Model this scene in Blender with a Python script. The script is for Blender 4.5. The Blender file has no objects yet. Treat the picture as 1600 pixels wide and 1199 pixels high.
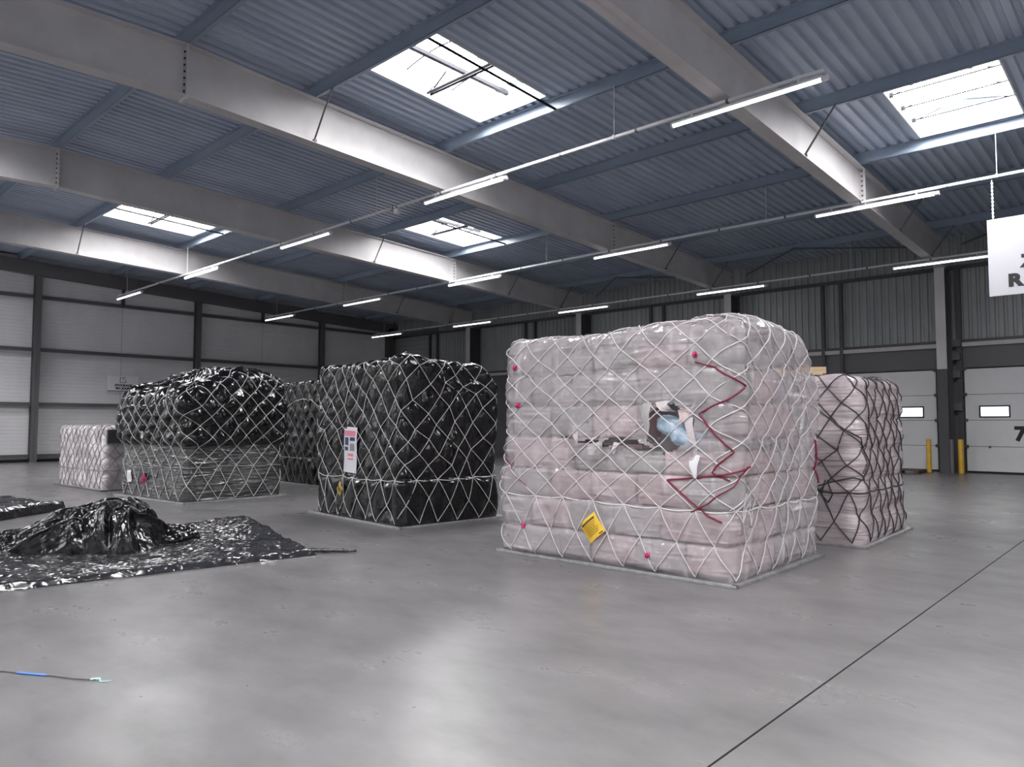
import bpy, bmesh, math, random
import numpy as np
from mathutils import Vector, Matrix

random.seed(7)
C = bpy.context.scene.collection
SC = bpy.context.scene
R = math.radians

# ------------------------------------------------------------------ camera, world, exposure
cam_d = bpy.data.cameras.new('camera')
cam_d.sensor_width = 36.0
cam_d.lens = 1140 / 1600 * 36.0
cam_d.clip_end = 300
cam = bpy.data.objects.new('camera', cam_d)
C.objects.link(cam)
cam.location = (0, 0, 1.64)
cam.rotation_euler = (R(90 + 3.14), 0, R(42.7))
SC.camera = cam

world = bpy.data.worlds.new('overcast_sky')
SC.world = world
world.use_nodes = True
world.node_tree.nodes['Background'].inputs[0].default_value = (0.72, 0.82, 1.0, 1)
world.node_tree.nodes['Background'].inputs[1].default_value = 1.0

SC.view_settings.view_transform = 'Standard'
SC.view_settings.look = 'None'
SC.view_settings.exposure = 0.42
SC.view_settings.gamma = 1.0
SC.view_settings.use_curve_mapping = False
SC.cycles.use_denoising = True
SC.cycles.max_bounces = 10
SC.cycles.diffuse_bounces = 6
SC.cycles.transparent_max_bounces = 12
SC.cycles.sample_clamp_indirect = 6.0
SC.cycles.caustics_reflective = False
SC.cycles.caustics_refractive = False

SKY_E = 30.0      # brightness of the daylight behind the skylight panes
LAMP_E = 2.2      # LED battens

# ------------------------------------------------------------------ noise (numpy perlin)
_rs = np.random.RandomState(11)
_perm = np.concatenate([_rs.permutation(256)] * 3)
_g = _rs.normal(size=(256, 3)); _g /= np.linalg.norm(_g, axis=1)[:, None]
def perlin(x, y, z):
    x, y, z = np.broadcast_arrays(np.asarray(x, float), y, z)
    xi, yi, zi = np.floor(x).astype(int), np.floor(y).astype(int), np.floor(z).astype(int)
    xf, yf, zf = x - xi, y - yi, z - zi
    f = lambda t: t * t * t * (t * (t * 6 - 15) + 10)
    u, v, w = f(xf), f(yf), f(zf)
    out = 0
    for dx in (0, 1):
        for dy in (0, 1):
            for dz in (0, 1):
                h = _perm[_perm[_perm[(xi + dx) & 255] + ((yi + dy) & 255)] + ((zi + dz) & 255)]
                g = _g[h]
                d = g[..., 0] * (xf - dx) + g[..., 1] * (yf - dy) + g[..., 2] * (zf - dz)
                out = out + d * (u if dx else 1 - u) * (v if dy else 1 - v) * (w if dz else 1 - w)
    return out
def fbm(x, y, z, o=3):
    r, a = 0, 1.0
    for i in range(o):
        r = r + a * perlin(x * 2 ** i + 17.3 * i, y * 2 ** i, z * 2 ** i); a *= .5
    return r
def ridged(x, y, z, o=3):
    r, a = 0, 1.0
    for i in range(o):
        r = r + a * (1 - 2.2 * np.abs(perlin(x * 2 ** i + 9.1 * i, y * 2 ** i, z * 2 ** i))); a *= .5
    return r
def sstep(t):
    t = np.clip(t, 0, 1); return t * t * (3 - 2 * t)

# ------------------------------------------------------------------ materials
def mat(name, col, rough=.5, metal=0., spec=.5, emit=None, estr=0., alpha=None):
    m = bpy.data.materials.new(name); m.use_nodes = True
    p = m.node_tree.nodes['Principled BSDF']
    p.inputs['Base Color'].default_value = (*col, 1)
    p.inputs['Roughness'].default_value = rough
    p.inputs['Metallic'].default_value = metal
    p.inputs['Specular IOR Level'].default_value = spec
    if emit:
        p.inputs['Emission Color'].default_value = (*emit, 1)
        p.inputs['Emission Strength'].default_value = estr
    return m
def nd(m, t, **kw):
    n = m.node_tree.nodes.new(t)
    for k, v in kw.items(): setattr(n, k, v)
    return n
def lk(m, a, b): m.node_tree.links.new(a, b)
def coords(m, scale=(1, 1, 1), rot=(0, 0, 0)):
    tc = nd(m, 'ShaderNodeTexCoord'); mp = nd(m, 'ShaderNodeMapping')
    mp.inputs['Scale'].default_value = scale; mp.inputs['Rotation'].default_value = rot
    lk(m, tc.outputs['Object'], mp.inputs['Vector']); return mp.outputs[0]
def noise(m, vec, scale, detail=4, rough=.5, ty='FBM', dist=0.):
    n = nd(m, 'ShaderNodeTexNoise', noise_type=ty)
    n.inputs['Scale'].default_value = scale; n.inputs['Detail'].default_value = detail
    n.inputs['Roughness'].default_value = rough; n.inputs['Distortion'].default_value = dist
    lk(m, vec, n.inputs['Vector']); return n.outputs['Fac']
def ramp(m, fac, stops):
    r = nd(m, 'ShaderNodeValToRGB'); e = r.color_ramp.elements
    while len(e) < len(stops): e.new(.5)
    for i, (p, c) in enumerate(stops):
        e[i].position = p; e[i].color = (*c, 1) if len(c) == 3 else c
    lk(m, fac, r.inputs[0]); return r.outputs[0]
def bump(m, h, strength, dist, prev=None):
    b = nd(m, 'ShaderNodeBump'); b.inputs['Strength'].default_value = strength; b.inputs['Distance'].default_value = dist
    lk(m, h, b.inputs['Height'])
    if prev is not None: lk(m, prev, b.inputs['Normal'])
    return b.outputs[0]
def P(m): return m.node_tree.nodes['Principled BSDF']
def vary(m, c0, c1, scale, sc=(1, 1, 1), p0=.35, p1=.65, detail=5):
    f = noise(m, coords(m, sc), scale, detail, .6)
    lk(m, ramp(m, f, [(p0, c0), (p1, c1)]), P(m).inputs['Base Color'])

M = {}
# floor: power-floated concrete
m = M['floor'] = mat('polished_concrete', (.27, .265, .27), .32, spec=.45)
v = coords(m)
big = noise(m, v, .35, 6, .62); mid = noise(m, coords(m, (.8, 1.5, 1), (0, 0, .75)), 1.5, 7, .6); fine = noise(m, v, 26, 4, .6)
c1 = ramp(m, big, [(.33, (.120, .117, .120)), (.66, (.205, .199, .203))])
c2 = ramp(m, mid, [(.30, (.088, .085, .088)), (.48, (.152, .148, .151)), (.70, (.225, .219, .224))])
mx = nd(m, 'ShaderNodeMix', data_type='RGBA'); mx.inputs[0].default_value = .55
lk(m, c1, mx.inputs[6]); lk(m, c2, mx.inputs[7])
st = noise(m, coords(m, (.5, 2.6, 1), (0, 0, .5)), 2.1, 6, .7)
sr = ramp(m, st, [(.55, (0, 0, 0)), (.80, (1, 1, 1))])
mx2 = nd(m, 'ShaderNodeMix', data_type='RGBA'); mx2.inputs[7].default_value = (.28, .273, .28, 1)
sm = nd(m, 'ShaderNodeMath', operation='MULTIPLY'); sm.inputs[1].default_value = .07
lk(m, sr, sm.inputs[0]); lk(m, sm.outputs[0], mx2.inputs[0]); lk(m, mx.outputs[2], mx2.inputs[6])
lk(m, mx2.outputs[2], P(m).inputs['Base Color'])
lk(m, ramp(m, mid, [(.2, (.36,) * 3), (.8, (.24,) * 3)]), P(m).inputs['Roughness'])
lk(m, bump(m, fine, .05, .004, bump(m, big, .06, .05)), P(m).inputs['Normal'])
M['joint'] = mat('dark_joint_sealant', (.03, .03, .032), .8)

m = M['beam'] = mat('light_grey_steel_paint', (.42, .405, .41), .5); vary(m, (.52, .505, .51), (.60, .585, .59), 1.2)
m = M['deck'] = mat('roof_deck_with_blue_glow', (.42, .49, .60), .36, .0); vary(m, (.37, .44, .55), (.47, .54, .65), 2., (1, .2, 1))  # blue glow around the skylights is put into the deck colour
m = M['purlin'] = mat('galvanised_purlin', (.30, .345, .42), .4, .0); vary(m, (.25, .31, .40), (.32, .385, .48), 1.5, (.3, 1, 1))
M['dark_steel'] = mat('dark_grey_steel_paint', (.072, .074, .08), .45)
M['mid_steel'] = mat('mid_grey_steel_paint', (.13, .13, .135), .5)
M['dark_bar'] = mat('dark_glazing_bar', (.012, .012, .016), .6, spec=.1)
M['bolt'] = mat('bolt_steel', (.05, .05, .055), .5, .6)
m = M['panel'] = mat('pale_wall_panel', (.52, .51, .53), .5); vary(m, (.74, .735, .75), (.80, .795, .81), .8, (1, 1, .4))
m = M['clad'] = mat('grey_wall_cladding', (.20, .215, .215), .45, .1); vary(m, (.29, .31, .31), (.35, .37, .37), 1.2, (1, 1, .3))
M['dado'] = mat('dark_dock_panel', (.12, .123, .13), .5)
m = M['door'] = mat('white_sectional_door', (.60, .61, .625), .45); vary(m, (.76, .765, .78), (.82, .825, .835), 1.)
M['rubber'] = mat('black_rubber', (.012, .012, .013), .7)
m = M['yellow'] = mat('yellow_bollard_paint', (.72, .43, .03), .45); vary(m, (.66, .39, .03), (.76, .47, .05), 4)
M['white'] = mat('white_paint', (.86, .86, .88), .45)
M['sign_white'] = mat('white_sign_board', (.47, .47, .515), .45)
M['curb'] = mat('white_upstand', (.8, .8, .82), .5)
M['black_ink'] = mat('black_ink', (.012, .012, .014), .6)
M['sky_pane'] = mat('daylit_skylight_pane', (.9, .9, .9), .3, emit=(1.0, .985, .975), estr=SKY_E)
M['door_pane'] = mat('daylit_door_window', (.8, .9, .85), .2, emit=(.80, 1.0, .92), estr=1.1)
M['lamp'] = mat('lit_led_diffuser', (.9, .9, .9), .4, emit=(1, .99, .98), estr=LAMP_E)
M['trunk'] = mat('white_lighting_rail', (.72, .73, .76), .4)
m = M['alu'] = mat('worn_aluminium', (.42, .42, .43), .42, .55); vary(m, (.33, .33, .34), (.5, .5, .51), 9, (1, 1, 1))
m = M['wood'] = mat('pale_timber', (.55, .40, .24), .6); vary(m, (.48, .34, .19), (.62, .47, .29), 3, (1, 14, 14))
m = M['redwood'] = mat('dark_reddish_timber', (.10, .05, .05), .65); vary(m, (.07, .035, .035), (.14, .07, .07), 3, (1, 12, 12))
m = M['carton'] = mat('pinkish_cardboard', (.44, .31, .31), .75); vary(m, (.56, .42, .425), (.68, .54, .535), 2.5)
m = M['carton_b'] = mat('greyish_cardboard', (.36, .33, .34), .75); vary(m, (.36, .35, .355), (.50, .475, .48), 2.5)
m = M['carton_g'] = mat('greenish_printed_card', (.38, .395, .375), .7)

def film(name, base, rough, layers, trans=0., c2=None, cscale=1.5, spec=.5, csc=(1, 1, 1), p=(.4, .62), coat=0.):
    m = mat(name, base, rough, spec=spec)
    if coat: P(m).inputs['Coat Weight'].default_value = coat; P(m).inputs['Coat Roughness'].default_value = .12
    n = None
    for (sc, rot, scale, ty, stg, dist, det) in layers:
        n = bump(m, noise(m, coords(m, sc, rot), scale, det, .6, ty, .4), stg, dist, n)
    if n is not None: lk(m, n, P(m).inputs['Normal'])
    if c2 is not None:
        lk(m, ramp(m, noise(m, coords(m, csc), cscale, 5, .6), [(p[0], base), (p[1], c2)]), P(m).inputs['Base Color'])
    if trans:
        out = m.node_tree.nodes['Material Output']
        tr = nd(m, 'ShaderNodeBsdfTransparent'); tr.inputs[0].default_value = (.97, .96, .97, 1)
        ms = nd(m, 'ShaderNodeMixShader')
        f = noise(m, coords(m, (1, 1, 1.6)), 2.6, 6, .65)
        rr = ramp(m, f, [(.3, (max(0, trans - .22),) * 3), (.7, (min(1, trans + .2),) * 3)])
        lk(m, rr, ms.inputs[0]); lk(m, P(m).outputs[0], ms.inputs[1]); lk(m, tr.outputs[0], ms.inputs[2])
        lk(m, ms.outputs[0], out.inputs['Surface'])
    return m
RM = 'RIDGED_MULTIFRACTAL'
M['film_black'] = film('black_plastic_film', (.0045, .0045, .006), .15, [((1, 1, .7), (.5, .3, .2), 3.2, RM, .8, .07, 6), ((1, 1, .5), (.2, .8, .4), 11, RM, .5, .025, 5), ((1, 1, 1), (0, 0, 0), 40, 'FBM', .25, .008, 3)], spec=.55)
M['film_sheet'] = film('crumpled_black_sheet', (.02, .02, .024), .2, [((1, .7, 1), (0, 0, .6), 3.6, RM, 1., .06, 6), ((1, 1, 1), (0, 0, .2), 11, RM, .8, .025, 5)], spec=1.)
M['film_grey'] = film('dark_grey_stretch_film', (.030, .031, .035), .17, [((.7, .7, 6), (.0, .1, 0), 2.2, RM, .9, .06, 6), ((.6, .6, 9), (0, .05, 0), 6, RM, .6, .025, 5)], c2=(.085, .09, .088), cscale=1.3, spec=.7)
M['film_pink'] = film('pinkish_stretch_film', (.44, .37, .39), .2, [((.6, .6, 8), (0, .06, 0), 2.0, RM, .75, .045, 6), ((.5, .5, 11), (0, .1, 0), 7, RM, .5, .02, 4)], c2=(.60, .54, .56), cscale=1.4, csc=(1, 1, 2.5))
M['film_white'] = film('whitish_stretch_film', (.50, .44, .46), .25, [((1, 1, 3), (0, 0, 0), 3, RM, .6, .04, 5)], c2=(.76, .72, .74), cscale=2.4, p=(.4, .58))
def clear_film():
    m = film('clear_wrapping_film', (.72, .68, .70), .14, [((1.3, 1.3, .5), (.25, .5, .1), 3.2, RM, 1., .09, 6), ((.7, .7, 4), (0, .1, 0), 3.5, RM, .7, .035, 5), ((1, 1, 1), (0, 0, 0), 30, 'FBM', .2, .006, 3)], c2=(.84, .80, .82), cscale=2., spec=.7)
    out = m.node_tree.nodes['Material Output']
    tr = nd(m, 'ShaderNodeBsdfTransparent'); tr.inputs[0].default_value = (.96, .95, .96, 1); ms = nd(m, 'ShaderNodeMixShader')
    # gathered folds are milky, taut film is clear
    f1 = noise(m, coords(m, (1.5, 1.5, .45), (.3, .55, .1)), 3.4, 7, .62, RM, .7)
    f2 = noise(m, coords(m, (.5, .5, 5), (0, .08, 0)), 2.6, 6, .62, RM, .5)
    f3 = noise(m, coords(m, (1, 1, 1.4)), 1.5, 4, .6)
    ad = nd(m, 'ShaderNodeMath', operation='MAXIMUM'); lk(m, f1, ad.inputs[0]); lk(m, f2, ad.inputs[1])
    r1 = ramp(m, ad.outputs[0], [(.20, (.66,) * 3), (.50, (.40,) * 3), (.72, (.0,) * 3)])
    lk(m, ramp(m, ad.outputs[0], [(.2, (.62, .57, .60)), (.55, (.74, .69, .72)), (.8, (.95, .92, .94))]), P(m).inputs['Base Color'])
    r3 = ramp(m, f3, [(.35, (1.,) * 3), (.68, (.62,) * 3)])
    mu = nd(m, 'ShaderNodeMath', operation='MULTIPLY'); lk(m, r1, mu.inputs[0]); lk(m, r3, mu.inputs[1])
    lk(m, mu.outputs[0], ms.inputs[0]); lk(m, P(m).outputs[0], ms.inputs[1]); lk(m, tr.outputs[0], ms.inputs[2]); lk(m, ms.outputs[0], out.inputs['Surface'])
    return m
M['film_clear'] = clear_film()
M['cord_white'] = mat('white_net_cord', (.66, .64, .65), .6)
M['cord_grey'] = mat('grey_net_cord', (.30, .29, .30), .65)
M['cord_dark'] = mat('dark_net_cord', (.055, .05, .052), .65)
M['cord_red'] = mat('crimson_cord', (.20, .01, .038), .6)
M['pink_knot'] = mat('pink_tape_knot', (.65, .03, .16), .55)
M['tag_yellow'] = mat('yellow_tag_card', (.86, .55, .05), .5)
M['tag_olive'] = mat('dull_yellow_tag', (.40, .30, .07), .5)
M['tag_magenta'] = mat('magenta_tag', (.30, .008, .09), .5)
M['paper'] = mat('white_paper_sleeve', (.80, .79, .83), .35)
M['ink_pink'] = mat('pink_print', (.75, .25, .33), .6)
M['ink_blue'] = mat('navy_print', (.03, .045, .14), .6)
M['ink_grey'] = mat('grey_print', (.28, .28, .31), .6)
M['ink_brown'] = mat('dark_brown_print', (.11, .075, .012), .6)
m = M['bag_blue'] = film('pale_blue_plastic_bag', (.42, .56, .70), .3, [((1, 1, 1), (0, 0, 0), 14, RM, .5, .02, 4)], c2=(.55, .68, .80), cscale=8)
M['torn'] = film('torn_film_edge', (.62, .57, .58), .3, [((1, 1, 1), (0, 0, 0), 30, RM, .5, .01, 4)])
M['wire_blue'] = mat('blue_wire_sleeve', (.10, .25, .65), .35)
M['wire_dark'] = mat('grey_wire', (.10, .10, .11), .4)
M['cyan'] = mat('pale_cyan_scrap', (.45, .75, .8), .4)

# ------------------------------------------------------------------ object helpers
def put(o, label=None, cat=None, group=None, kind=None):
    if label: o['label'] = label
    if cat: o['category'] = cat
    if group: o['group'] = group
    if kind: o['kind'] = kind
    return o
def empty(name, loc=(0, 0, 0), rz=0, **kw):
    o = bpy.data.objects.new(name, None); C.objects.link(o)
    o.empty_display_size = .2; o.location = loc; o.rotation_euler = (0, 0, rz)
    return put(o, **kw)
def obj(name, me, material=None, parent=None, **kw):
    o = bpy.data.objects.new(name, me); C.objects.link(o)
    if material is not None and not me.materials: me.materials.append(material)
    if parent is not None: o.parent = parent
    return put(o, **kw)
def mesh(name, vs, fs, smooth=False):
    me = bpy.data.meshes.new(name); me.from_pydata([tuple(map(float, v)) for v in vs], [], [tuple(map(int, f)) for f in fs])
    if smooth: me.shade_smooth()
    me.update(); return me
def mesh_np(name, vs, quads, smooth=True):
    me = bpy.data.meshes.new(name)
    vs = np.asarray(vs, np.float32); q = np.asarray(quads, np.int32)
    me.vertices.add(len(vs)); me.vertices.foreach_set('co', vs.ravel())
    n = q.shape[1]
    me.loops.add(q.size); me.loops.foreach_set('vertex_index', q.ravel())
    me.polygons.add(len(q)); me.polygons.foreach_set('loop_start', np.arange(0, q.size, n, dtype=np.int32))
    me.update(calc_edges=True); me.validate()
    if smooth: me.shade_smooth()
    return me
class MB:
    def __init__(s): s.v = []; s.f = []
    def add(s, vs, fs):
        n = len(s.v); s.v += [tuple(v) for v in vs]; s.f += [tuple(i + n for i in f) for f in fs]; return s
    def box(s, x0, x1, y0, y1, z0, z1, mtx=None):
        vs = [Vector((x, y, z)) for x in (x0, x1) for y in (y0, y1) for z in (z0, z1)]
        if mtx is not None: vs = [mtx @ v for v in vs]
        return s.add(vs, [(0, 1, 3, 2), (4, 6, 7, 5), (0, 4, 5, 1), (2, 3, 7, 6), (0, 2, 6, 4), (1, 5, 7, 3)])
    def tube(s, pts, r, n=6, cap=True):
        pts = [Vector(p) for p in pts]; rings = []
        for i, p in enumerate(pts):
            t = (pts[min(i + 1, len(pts) - 1)] - pts[max(i - 1, 0)])
            t = t.normalized() if t.length > 1e-9 else Vector((0, 0, 1))
            a = t.cross(Vector((0, 0, 1)) if abs(t.z) < .9 else Vector((1, 0, 0))).normalized(); b = t.cross(a)
            rr = r[i] if isinstance(r, (list, tuple)) else r
            rings.append([p + (a * math.cos(2 * math.pi * k / n) + b * math.sin(2 * math.pi * k / n)) * rr for k in range(n)])
        vs = [v for ri in rings for v in ri]; fs = []
        for i in range(len(pts) - 1):
            for k in range(n):
                fs.append((i * n + k, i * n + (k + 1) % n, (i + 1) * n + (k + 1) % n, (i + 1) * n + k))
        if cap: fs += [tuple(range(n))[::-1], tuple((len(pts) - 1) * n + k for k in range(n))]
        return s.add(vs, fs)
    def prism(s, prof, axis, a0, a1):          # closed 2-D profile extruded along an axis
        n = len(prof)
        def mk(p, a): return {'x': (a, p[0], p[1]), 'y': (p[0], a, p[1]), 'z': (p[0], p[1], a)}[axis]
        return s.add([mk(p, a0) for p in prof] + [mk(p, a1) for p in prof],
                     [tuple(range(n))[::-1], tuple(range(n, 2 * n))] + [(i, (i + 1) % n, n + (i + 1) % n, n + i) for i in range(n)])
    def make(s, name, material, parent=None, smooth=False, bevel=0., **kw):
        me = mesh(name, s.v, s.f, smooth)
        if bevel:
            bm = bmesh.new(); bm.from_mesh(me)
            bmesh.ops.recalc_face_normals(bm, faces=bm.faces)
            bmesh.ops.bevel(bm, geom=bm.edges[:], offset=bevel, segments=2, affect='EDGES', profile=.6)
            bm.to_mesh(me); bm.free()
        return obj(name, me, material, parent, **kw)
def text_mesh(name, body, size, material, parent, loc, rot, bold=.0, align='LEFT', ext=.004, squash=1.0):
    cu = bpy.data.curves.new(name, 'FONT'); cu.body = body; cu.size = size; cu.align_x = align; cu.extrude = ext; cu.offset = bold
    t = bpy.data.objects.new(name, cu); C.objects.link(t)
    dg = bpy.context.evaluated_depsgraph_get(); me = bpy.data.meshes.new_from_object(t.evaluated_get(dg))
    bpy.data.objects.remove(t)
    o = obj(name, me, None, parent); me.materials.clear(); me.materials.append(material)
    o.location = loc; o.rotation_euler = rot; o.scale = (squash, 1, 1); return o

# ------------------------------------------------------------------ hall dimensions
XL, XR, YB, YF = -36.2, 9.26, 28.4, -17.2       # left wall, right wall, dock wall, wall behind
RIDGE = 5.6
BAY = 7.58
BX = [-5.9 - BAY * k for k in range(-2, 4)]       # portal frames
def dY(y): return abs(y - RIDGE)
def z_bot(y): return 7.68 - .0365 * dY(y)        # underside of the beams
def z_top(y): return 8.68 - .041 * dY(y)         # top of the beams
def z_deck(y): return z_top(y) + .26
PUR = [RIDGE] + [RIDGE + d for d in (2.7, 6.4, 9.9, 13.5, 16.9, 20.4)] + [RIDGE - d for d in (2.7, 6.4, 9.9, 13.5, 16.9, 20.4)]
PUR.sort()

# floor with a sawn slab joint
fb = MB(); JX = -1.74
fb.add([(XL - 1, YF - 1, 0), (JX - .0065, YF - 1, 0), (JX - .0065, YB + 1, 0), (XL - 1, YB + 1, 0)], [(0, 1, 2, 3)])
fb.add([(JX + .0065, YF - 1, 0), (XR + 1, YF - 1, 0), (XR + 1, YB + 1, 0), (JX + .0065, YB + 1, 0)], [(0, 1, 2, 3)])
fb.add([(JX - .0065, YF - 1, 0), (JX, YF - 1, -.02), (JX, YB + 1, -.02), (JX - .0065, YB + 1, 0), (JX + .0065, YB + 1, 0), (JX + .0065, YF - 1, 0)], [(0, 1, 2, 3), (1, 5, 4, 2)])
floor = fb.make('floor', M['floor'], kind='structure', label='grey polished concrete warehouse floor with a sawn joint')
floor.data.materials.append(M['joint'])
for i in (2, 3): floor.data.polygons[i].material_index = 1

# ------------------------------------------------------------------ skylights: (x centre, y centre, type)
SKW, SKL = 2.0, 3.1
SKY = [(-10.85, 10.18, 0), (-18.95, 17.35, 0), (-26.1, 10.18, 0), (-3.35, 17.35, 1),
       (-3.35, 1.02, 0), (-18.95, 1.02, 0), (-33.0, 1.02, 0), (-10.85, -6.1, 0), (-25.0, -6.1, 0), (4.2, -6.1, 0), (4.2, 10.18, 0), (-3.35, -13.2, 0), (-18.95, -13.2, 0), (-32.8, -6.1, 0), (4.2, 1.02, 0), (-32.8, -13.2, 0)]  # unseen skylights assumed for daylight, some added to light the left wall
SHOWN = 4
def hole_in(x0, x1, y0, y1):
    for (sx, sy, ty) in SKY:
        if x0 < sx < x1 and y0 < sy < y1: return (sx - SKW / 2, sx + SKW / 2, sy - SKL / 2, sy + SKL / 2)
    return None

ceiling = empty('ceiling', (0, 0, 0), kind='structure', label='pitched glow-tinted blue-grey trapezoidal steel deck roof underside')
PITCH, DEP = .25, .06
def deck_patch(mb, x0, x1, y0, y1):
    prof = []; k = math.floor(x0 / PITCH)
    while k * PITCH < x1 + PITCH:
        for dx, dz in ((0, 0), (.12, 0), (.145, DEP), (.225, DEP)):
            prof.append((k * PITCH + dx, dz))
        k += 1
    pts = []
    for i, (x, z) in enumerate(prof):
        if x < x0:
            if i + 1 < len(prof) and prof[i + 1][0] > x0:
                x2, z2 = prof[i + 1]; pts.append((x0, z + (z2 - z) * (x0 - x) / (x2 - x)))
        elif x <= x1: pts.append((x, z))
        else:
            xp, zp = prof[i - 1]
            if xp < x1: pts.append((x1, zp + (z - zp) * (x1 - xp) / (x - xp)))
            break
    n = len(pts)
    mb.add([(x, y0, z_deck(y0) + z) for x, z in pts] + [(x, y1, z_deck(y1) + z) for x, z in pts], [(i, i + 1, n + i + 1, n + i) for i in range(n - 1)])
def plate_patch(mb, x0, x1, y0, y1, up):
    mb.add([(x0, y0, z_deck(y0) + up), (x1, y0, z_deck(y0) + up), (x1, y1, z_deck(y1) + up), (x0, y1, z_deck(y1) + up)], [(0, 1, 2, 3)])
xs = [XL - .2] + sorted(BX[:]) + [XR + .2]
xs = sorted(set(round(x, 3) for x in xs))
xs = [x for i, x in enumerate(xs) if i == 0 or x - xs[i - 1] > .6 or i == len(xs) - 1]
ys = [YF - .2] + PUR + [YB + .2]
lid = MB()
for i in range(len(xs) - 1):
    for j in range(len(ys) - 1):
        x0, x1, y0, y1 = xs[i], xs[i + 1], ys[j], ys[j + 1]
        mb = MB(); h = hole_in(x0, x1, y0, y1)
        cells = [(x0, x1, y0, y1)] if h is None else [(x0, h[0], y0, y1), (h[1], x1, y0, y1), (h[0], h[1], y0, h[2]), (h[0], h[1], h[3], y1)]
        for cxy in cells:
            deck_patch(mb, *cxy); plate_patch(lid, *cxy, .14)
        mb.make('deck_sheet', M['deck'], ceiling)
lid.make('unseen_roof_lid', M['mid_steel'], ceiling)  # unseen layer above the deck, added to stop light leaking in

# purlins: Z-section rails running along X on the beams
for y in PUR:
    zt = z_top(y); mb = MB()
    mb.box(XL, XR, y - .006, y + .006, zt, zt + .26)
    mb.box(XL, XR, y - .006, y + .075, zt - .002, zt + .012); mb.box(XL, XR, y - .075, y + .006, zt + .245, zt + .259)
    mb.box(XL, XR, y + .063, y + .075, zt, zt + .035)
    mb.make('roof_purlin', M['purlin'], kind='structure', cat='purlin', label='blue-grey steel roof purlin, number %d counted back from the dock wall' % (len(PUR) - PUR.index(y)))

# portal frame beams with splices, stiffeners, knee braces
def beam(x, kk):
    o = empty('roof_beam', (x, RIDGE, 7.0), kind='structure', cat='beam', label=('light grey steel roof beam, %s from the right' % ['first', 'second', 'third', 'fourth'][kk] if kk >= 0 else 'light grey steel roof beam outside the view, number %d' % -kk))
    def L(mb, name, mt, **kw):
        ob = mb.make(name, mt, o, **kw); ob.matrix_parent_inverse = Matrix.Translation((-x, -RIDGE, -7.0)); return ob
    yy = [YF + .6, RIDGE, YB - .6]
    mb = MB()
    for a, b in ((0, 1), (1, 2)):
        y0, y1 = yy[a], yy[b]
        def slab(x0, x1, za0, zb0, za1, zb1):
            vs = [(x0, y0, za0), (x1, y0, za0), (x1, y0, zb0), (x0, y0, zb0), (x0, y1, za1), (x1, y1, za1), (x1, y1, zb1), (x0, y1, zb1)]
            mb.add(vs, [(0, 1, 2, 3), (4, 7, 6, 5), (0, 4, 5, 1), (1, 5, 6, 2), (2, 6, 7, 3), (3, 7, 4, 0)])
        slab(x - .006, x + .006, z_bot(y0), z_top(y0), z_bot(y1), z_top(y1))
        slab(x - .15, x + .15, z_bot(y0), z_bot(y0) + .022, z_bot(y1), z_bot(y1) + .022)
        slab(x - .15, x + .15, z_top(y0) - .024, z_top(y0) - .002, z_top(y1) - .024, z_top(y1) - .002)
    L(mb, 'web_and_flanges', M['beam'])
    for y in (RIDGE, 19.4, -8.2):
        mb = MB(); mb.box(x - .16, x + .16, y - .02, y + .02, z_bot(y) - .05, z_top(y) - .03); L(mb, 'splice_plate', M['beam'])
        mb = MB()
        for i in range(7):
            z = z_bot(y) + .1 + i * .125
            for s in (-1, 1): mb.box(x + s * .09 - .016, x + s * .09 + .016, y - .045, y + .045, z - .016, z + .016)
        L(mb, 'splice_bolts', M['bolt'], kind='stuff')
    br = [22.5, 26.0] + ([8.3, -.8] if kk % 2 == 1 else [15.5, 2.9])
    for y in br:
        mb = MB(); mb.tube([(x + .1, y, z_bot(y) + .03), (x + .78, y, z_top(y) + .02)], .022, 6); L(mb, 'knee_brace', M['mid_steel'])
        mb = MB(); mb.box(x + .02, x + .17, y - .03, y + .03, z_bot(y) + .02, z_bot(y) + .07); L(mb, 'brace_cleat', M['mid_steel'])
    return o
for i, x in enumerate(BX): beam(x, i - 2)
# gable frame beam along the top of the left wall
mb = MB()
for y0, y1 in ((YF, RIDGE), (RIDGE, YB)):
    mb.add([(XL + .35, y0, z_top(y0) - .55), (XL + .35, y1, z_top(y1) - .55), (XL + .35, y1, z_top(y1)), (XL + .35, y0, z_top(y0)), (XL, y0, z_top(y0) - .55), (XL, y1, z_top(y1) - .55), (XL, y1, z_top(y1)), (XL, y0, z_top(y0))],
           [(0, 1, 2, 3), (0, 4, 5, 1), (4, 7, 6, 5), (3, 2, 6, 7)])
mb.make('gable_beam', M['mid_steel'], kind='structure', cat='beam', label='dark sloping beam along the top of the left wall')
# roof wind bracing near the dock wall
for xa in (-20.4, -12.9, -5.3):
    mb = MB(); mb.tube([(xa, 28.0, z_top(28.0) - .1), (xa + 3.0, 25.3, z_top(25.3) - .1)], .03, 6); mb.tube([(xa + 3.0, 25.3, z_top(25.3) - .1), (xa + 6.9, 28.0, z_top(28.0) - .1)], .03, 6)
    mb.make('roof_brace', M['mid_steel'], kind='structure')
# sag rods under the deck, crossing the skylights lengthwise
for xa, y0, y1 in ((-9.8, 8.3, 12.0), (-17.95, 15.5, 19.1), (-25.2, 8.3, 12.0)):
    mb = MB(); mb.tube([(xa, y0, z_top(y0) + .03), (xa, y1, z_top(y1) + .03)], .028, 6); mb.make('sag_rod', M['dark_bar'], kind='structure')

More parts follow.
